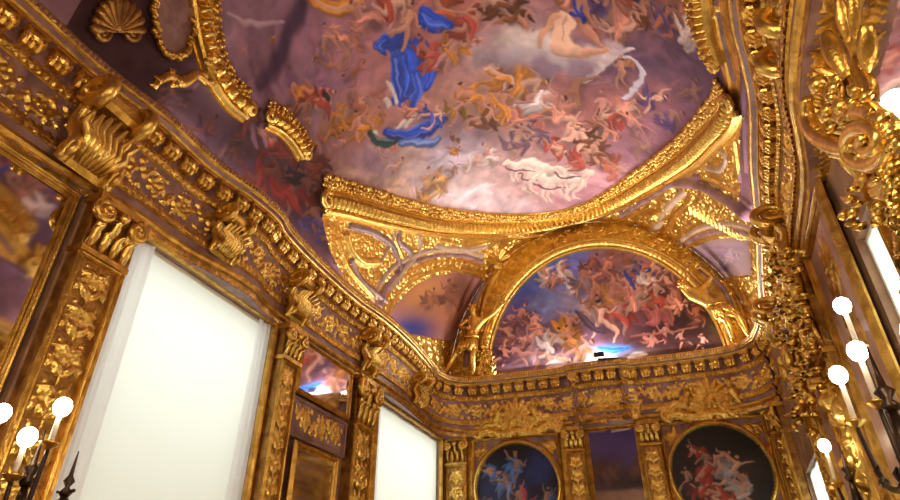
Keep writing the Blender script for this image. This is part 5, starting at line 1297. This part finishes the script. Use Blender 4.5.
t = thing('candelabrum', 'slender dark candelabrum spike rising before the bottom corner of the large window', 'candelabrum', (f1[0], f1[1], FL))
mb = MB(); mb.lathe((f1[0], f1[1], FL), [(.2, 0), (.2, .04), (.06, .12), (.03, .3), (.028, f1[2]-FL-.1), (.05, f1[2]-FL-.05), (.02, f1[2]-FL)], 14); mb.build('stem', M['dark'], t, True)
mb = MB(); mb.lathe(f1, [(.02, 0), (.035, .02), (.012, .05), (.03, .08), (.012, .11), (.008, .17), (.003, .24)], 10)
mb.tube([f1+np.array([-.06, 0, .03]), f1+np.array([0, 0, .02]), f1+np.array([.06, 0, .03])], .01, 6); mb.build('finial', M['dark'], t, True)
r1, r2, r3 = rwp(842, 305, .36), rwp(857, 350, .48), rwp(838, 374, .52)
rc = rwp(896, 420, .52)
candelabrum((rc[0], rc[1]), [r1, r2, r3, rwp(915, 330, .5)], 'bronze candelabrum with four lit candle bulbs before the right mirror panel', float(rc[2])+.04, .24)
r4 = rwp(824, 445, .40); r5 = rwp(846, 470, .34)
candelabrum((r4[0]+.14, r4[1]+.1), [r4, (r4[0]+.30, r4[1]+.3, r4[2]-.02)], 'farther bronze candelabrum with small candle bulbs in front of the right pilasters', float(r4[2])-.3, .26)
# wall sconce near the right edge
b = rwp(896, 102, .22)
t = thing('wall_sconce', 'gilded sconce with one big bright bulb at the upper right edge', 'lamp', tuple(b+np.array([.2, 0, -.5])))
e = candle(t, b, .22, .018, .062)
wx = xr(b[1])
mb = MB(); mb.tube([tuple(p) for p in catmull([(wx-.03, b[1], e[2]-.12), (wx-.12, b[1], e[2]-.2), (b[0], b[1], e[2]-.1), tuple(e)], 6)], .016, 8); mb.ball((wx-.03, b[1], e[2]-.12), (.03, .09, .13), 0, 10, 6); mb.build('arm', M['goldb'], t, True)

# ================================================================== OUTSIDE, LIGHT, CAMERA
mb = MB(); mb.box((-8.5, -8, -6), (-7.0, 22, 2.1)); mb.box((-6.9, -8, -6), (-4.9, 22, -5.6))  # unseen blocks added outside so the blinds darken towards the bottom
tag(mb.build('trim_9', M['ivory']), 'added unseen street and house blocks dimming the lower left blinds', 'light blocker', kind='structure')
w = bpy.data.worlds.new('overcast_sky'); bpy.context.scene.world = w; w.use_nodes = True
nt = w.node_tree; bg = nt.nodes['Background']; bg.inputs['Color'].default_value = (.93, 1.0, .94, 1); bg.inputs['Strength'].default_value = 3.0

def area(name, loc, size, sy, power, col, direction, spread=PI):
    l = bpy.data.lights.new(name, 'AREA'); l.shape = 'RECTANGLE'; l.size = size; l.size_y = sy; l.energy = power; l.color = col; l.spread = spread
    o = bpy.data.objects.new(name, l); COL.objects.link(o); o.location = loc
    o.rotation_mode = 'QUATERNION'; o.rotation_quaternion = Vector(direction).to_track_quat('-Z', 'Y'); return o
def point(name, loc, power, col, r=.1):
    l = bpy.data.lights.new(name, 'POINT'); l.energy = power; l.color = col; l.shadow_soft_size = r
    o = bpy.data.objects.new(name, l); COL.objects.link(o); o.location = loc; return o
WARM = (1, .80, .56); NEU = (1, .95, .92); COOL = (.92, .94, 1.0)
def strip(name, a, b, dirv, power, col):
    a, b = Vector(a), Vector(b); c = (a+b)/2; l = bpy.data.lights.new(name, 'AREA'); l.shape = 'RECTANGLE'; l.size = (b-a).length; l.size_y = .06; l.energy = power; l.color = col
    o = bpy.data.objects.new(name, l); COL.objects.link(o); o.location = c
    x = (b-a).normalized(); z = -Vector(dirv).normalized(); z = (z-x*z.dot(x)).normalized(); y = z.cross(x)
    o.rotation_mode = 'QUATERNION'; o.rotation_quaternion = Matrix((x, y, z)).transposed().to_quaternion(); return o
strip('cornice_strip_light', (-4.2, 3.2, 4.40), (-4.2, 10.4, 4.40), (.75, 0, 1), 38, NEU)
strip('cornice_strip_light', (1.55, 1, 4.40), (1.98, 10.6, 4.40), (-.75, 0, 1), 185, NEU)
strip('cornice_strip_light', (-3.4, 11.86, 4.37), (1.4, 11.86, 4.37), (0, -1, .7), 165, NEU)
point('warm_fill_light', (-.2, 1.2, 2.2), 140, WARM, .35)  # three unseen warm fill lamps added to light the room, no fixtures behind them
point('warm_fill_light', (-1.2, -1.5, 2.0), 95, WARM, .35)
point('warm_fill_light', (-.9, 6.2, -.6), 110, WARM, .3)
o = area('floodlight_beam', (-.93, 11.70, 4.465), .24, .08, 13, COOL, (0, .8, .35))
for p in LAMPS: point('candle_light', p, 12, WARM, .05)

cam = bpy.data.cameras.new('camera'); cam.sensor_fit = 'HORIZONTAL'; cam.sensor_width = 36; cam.lens = 36*F_PX/900; cam.clip_start = .05
co_ = bpy.data.objects.new('camera', cam); COL.objects.link(co_)
co_.rotation_mode = 'QUATERNION'; co_.rotation_quaternion = Matrix((tuple(RT), tuple(UP), tuple(-FW))).transposed().to_quaternion()
bpy.context.scene.camera = co_
for o in list(COL.objects):
    if o.parent is None: o.location.z += EYE
vs = bpy.context.scene.view_settings
vs.view_transform = 'Standard'; vs.look = 'None'; vs.gamma = 1; vs.exposure = 0.0; vs.use_curve_mapping = False
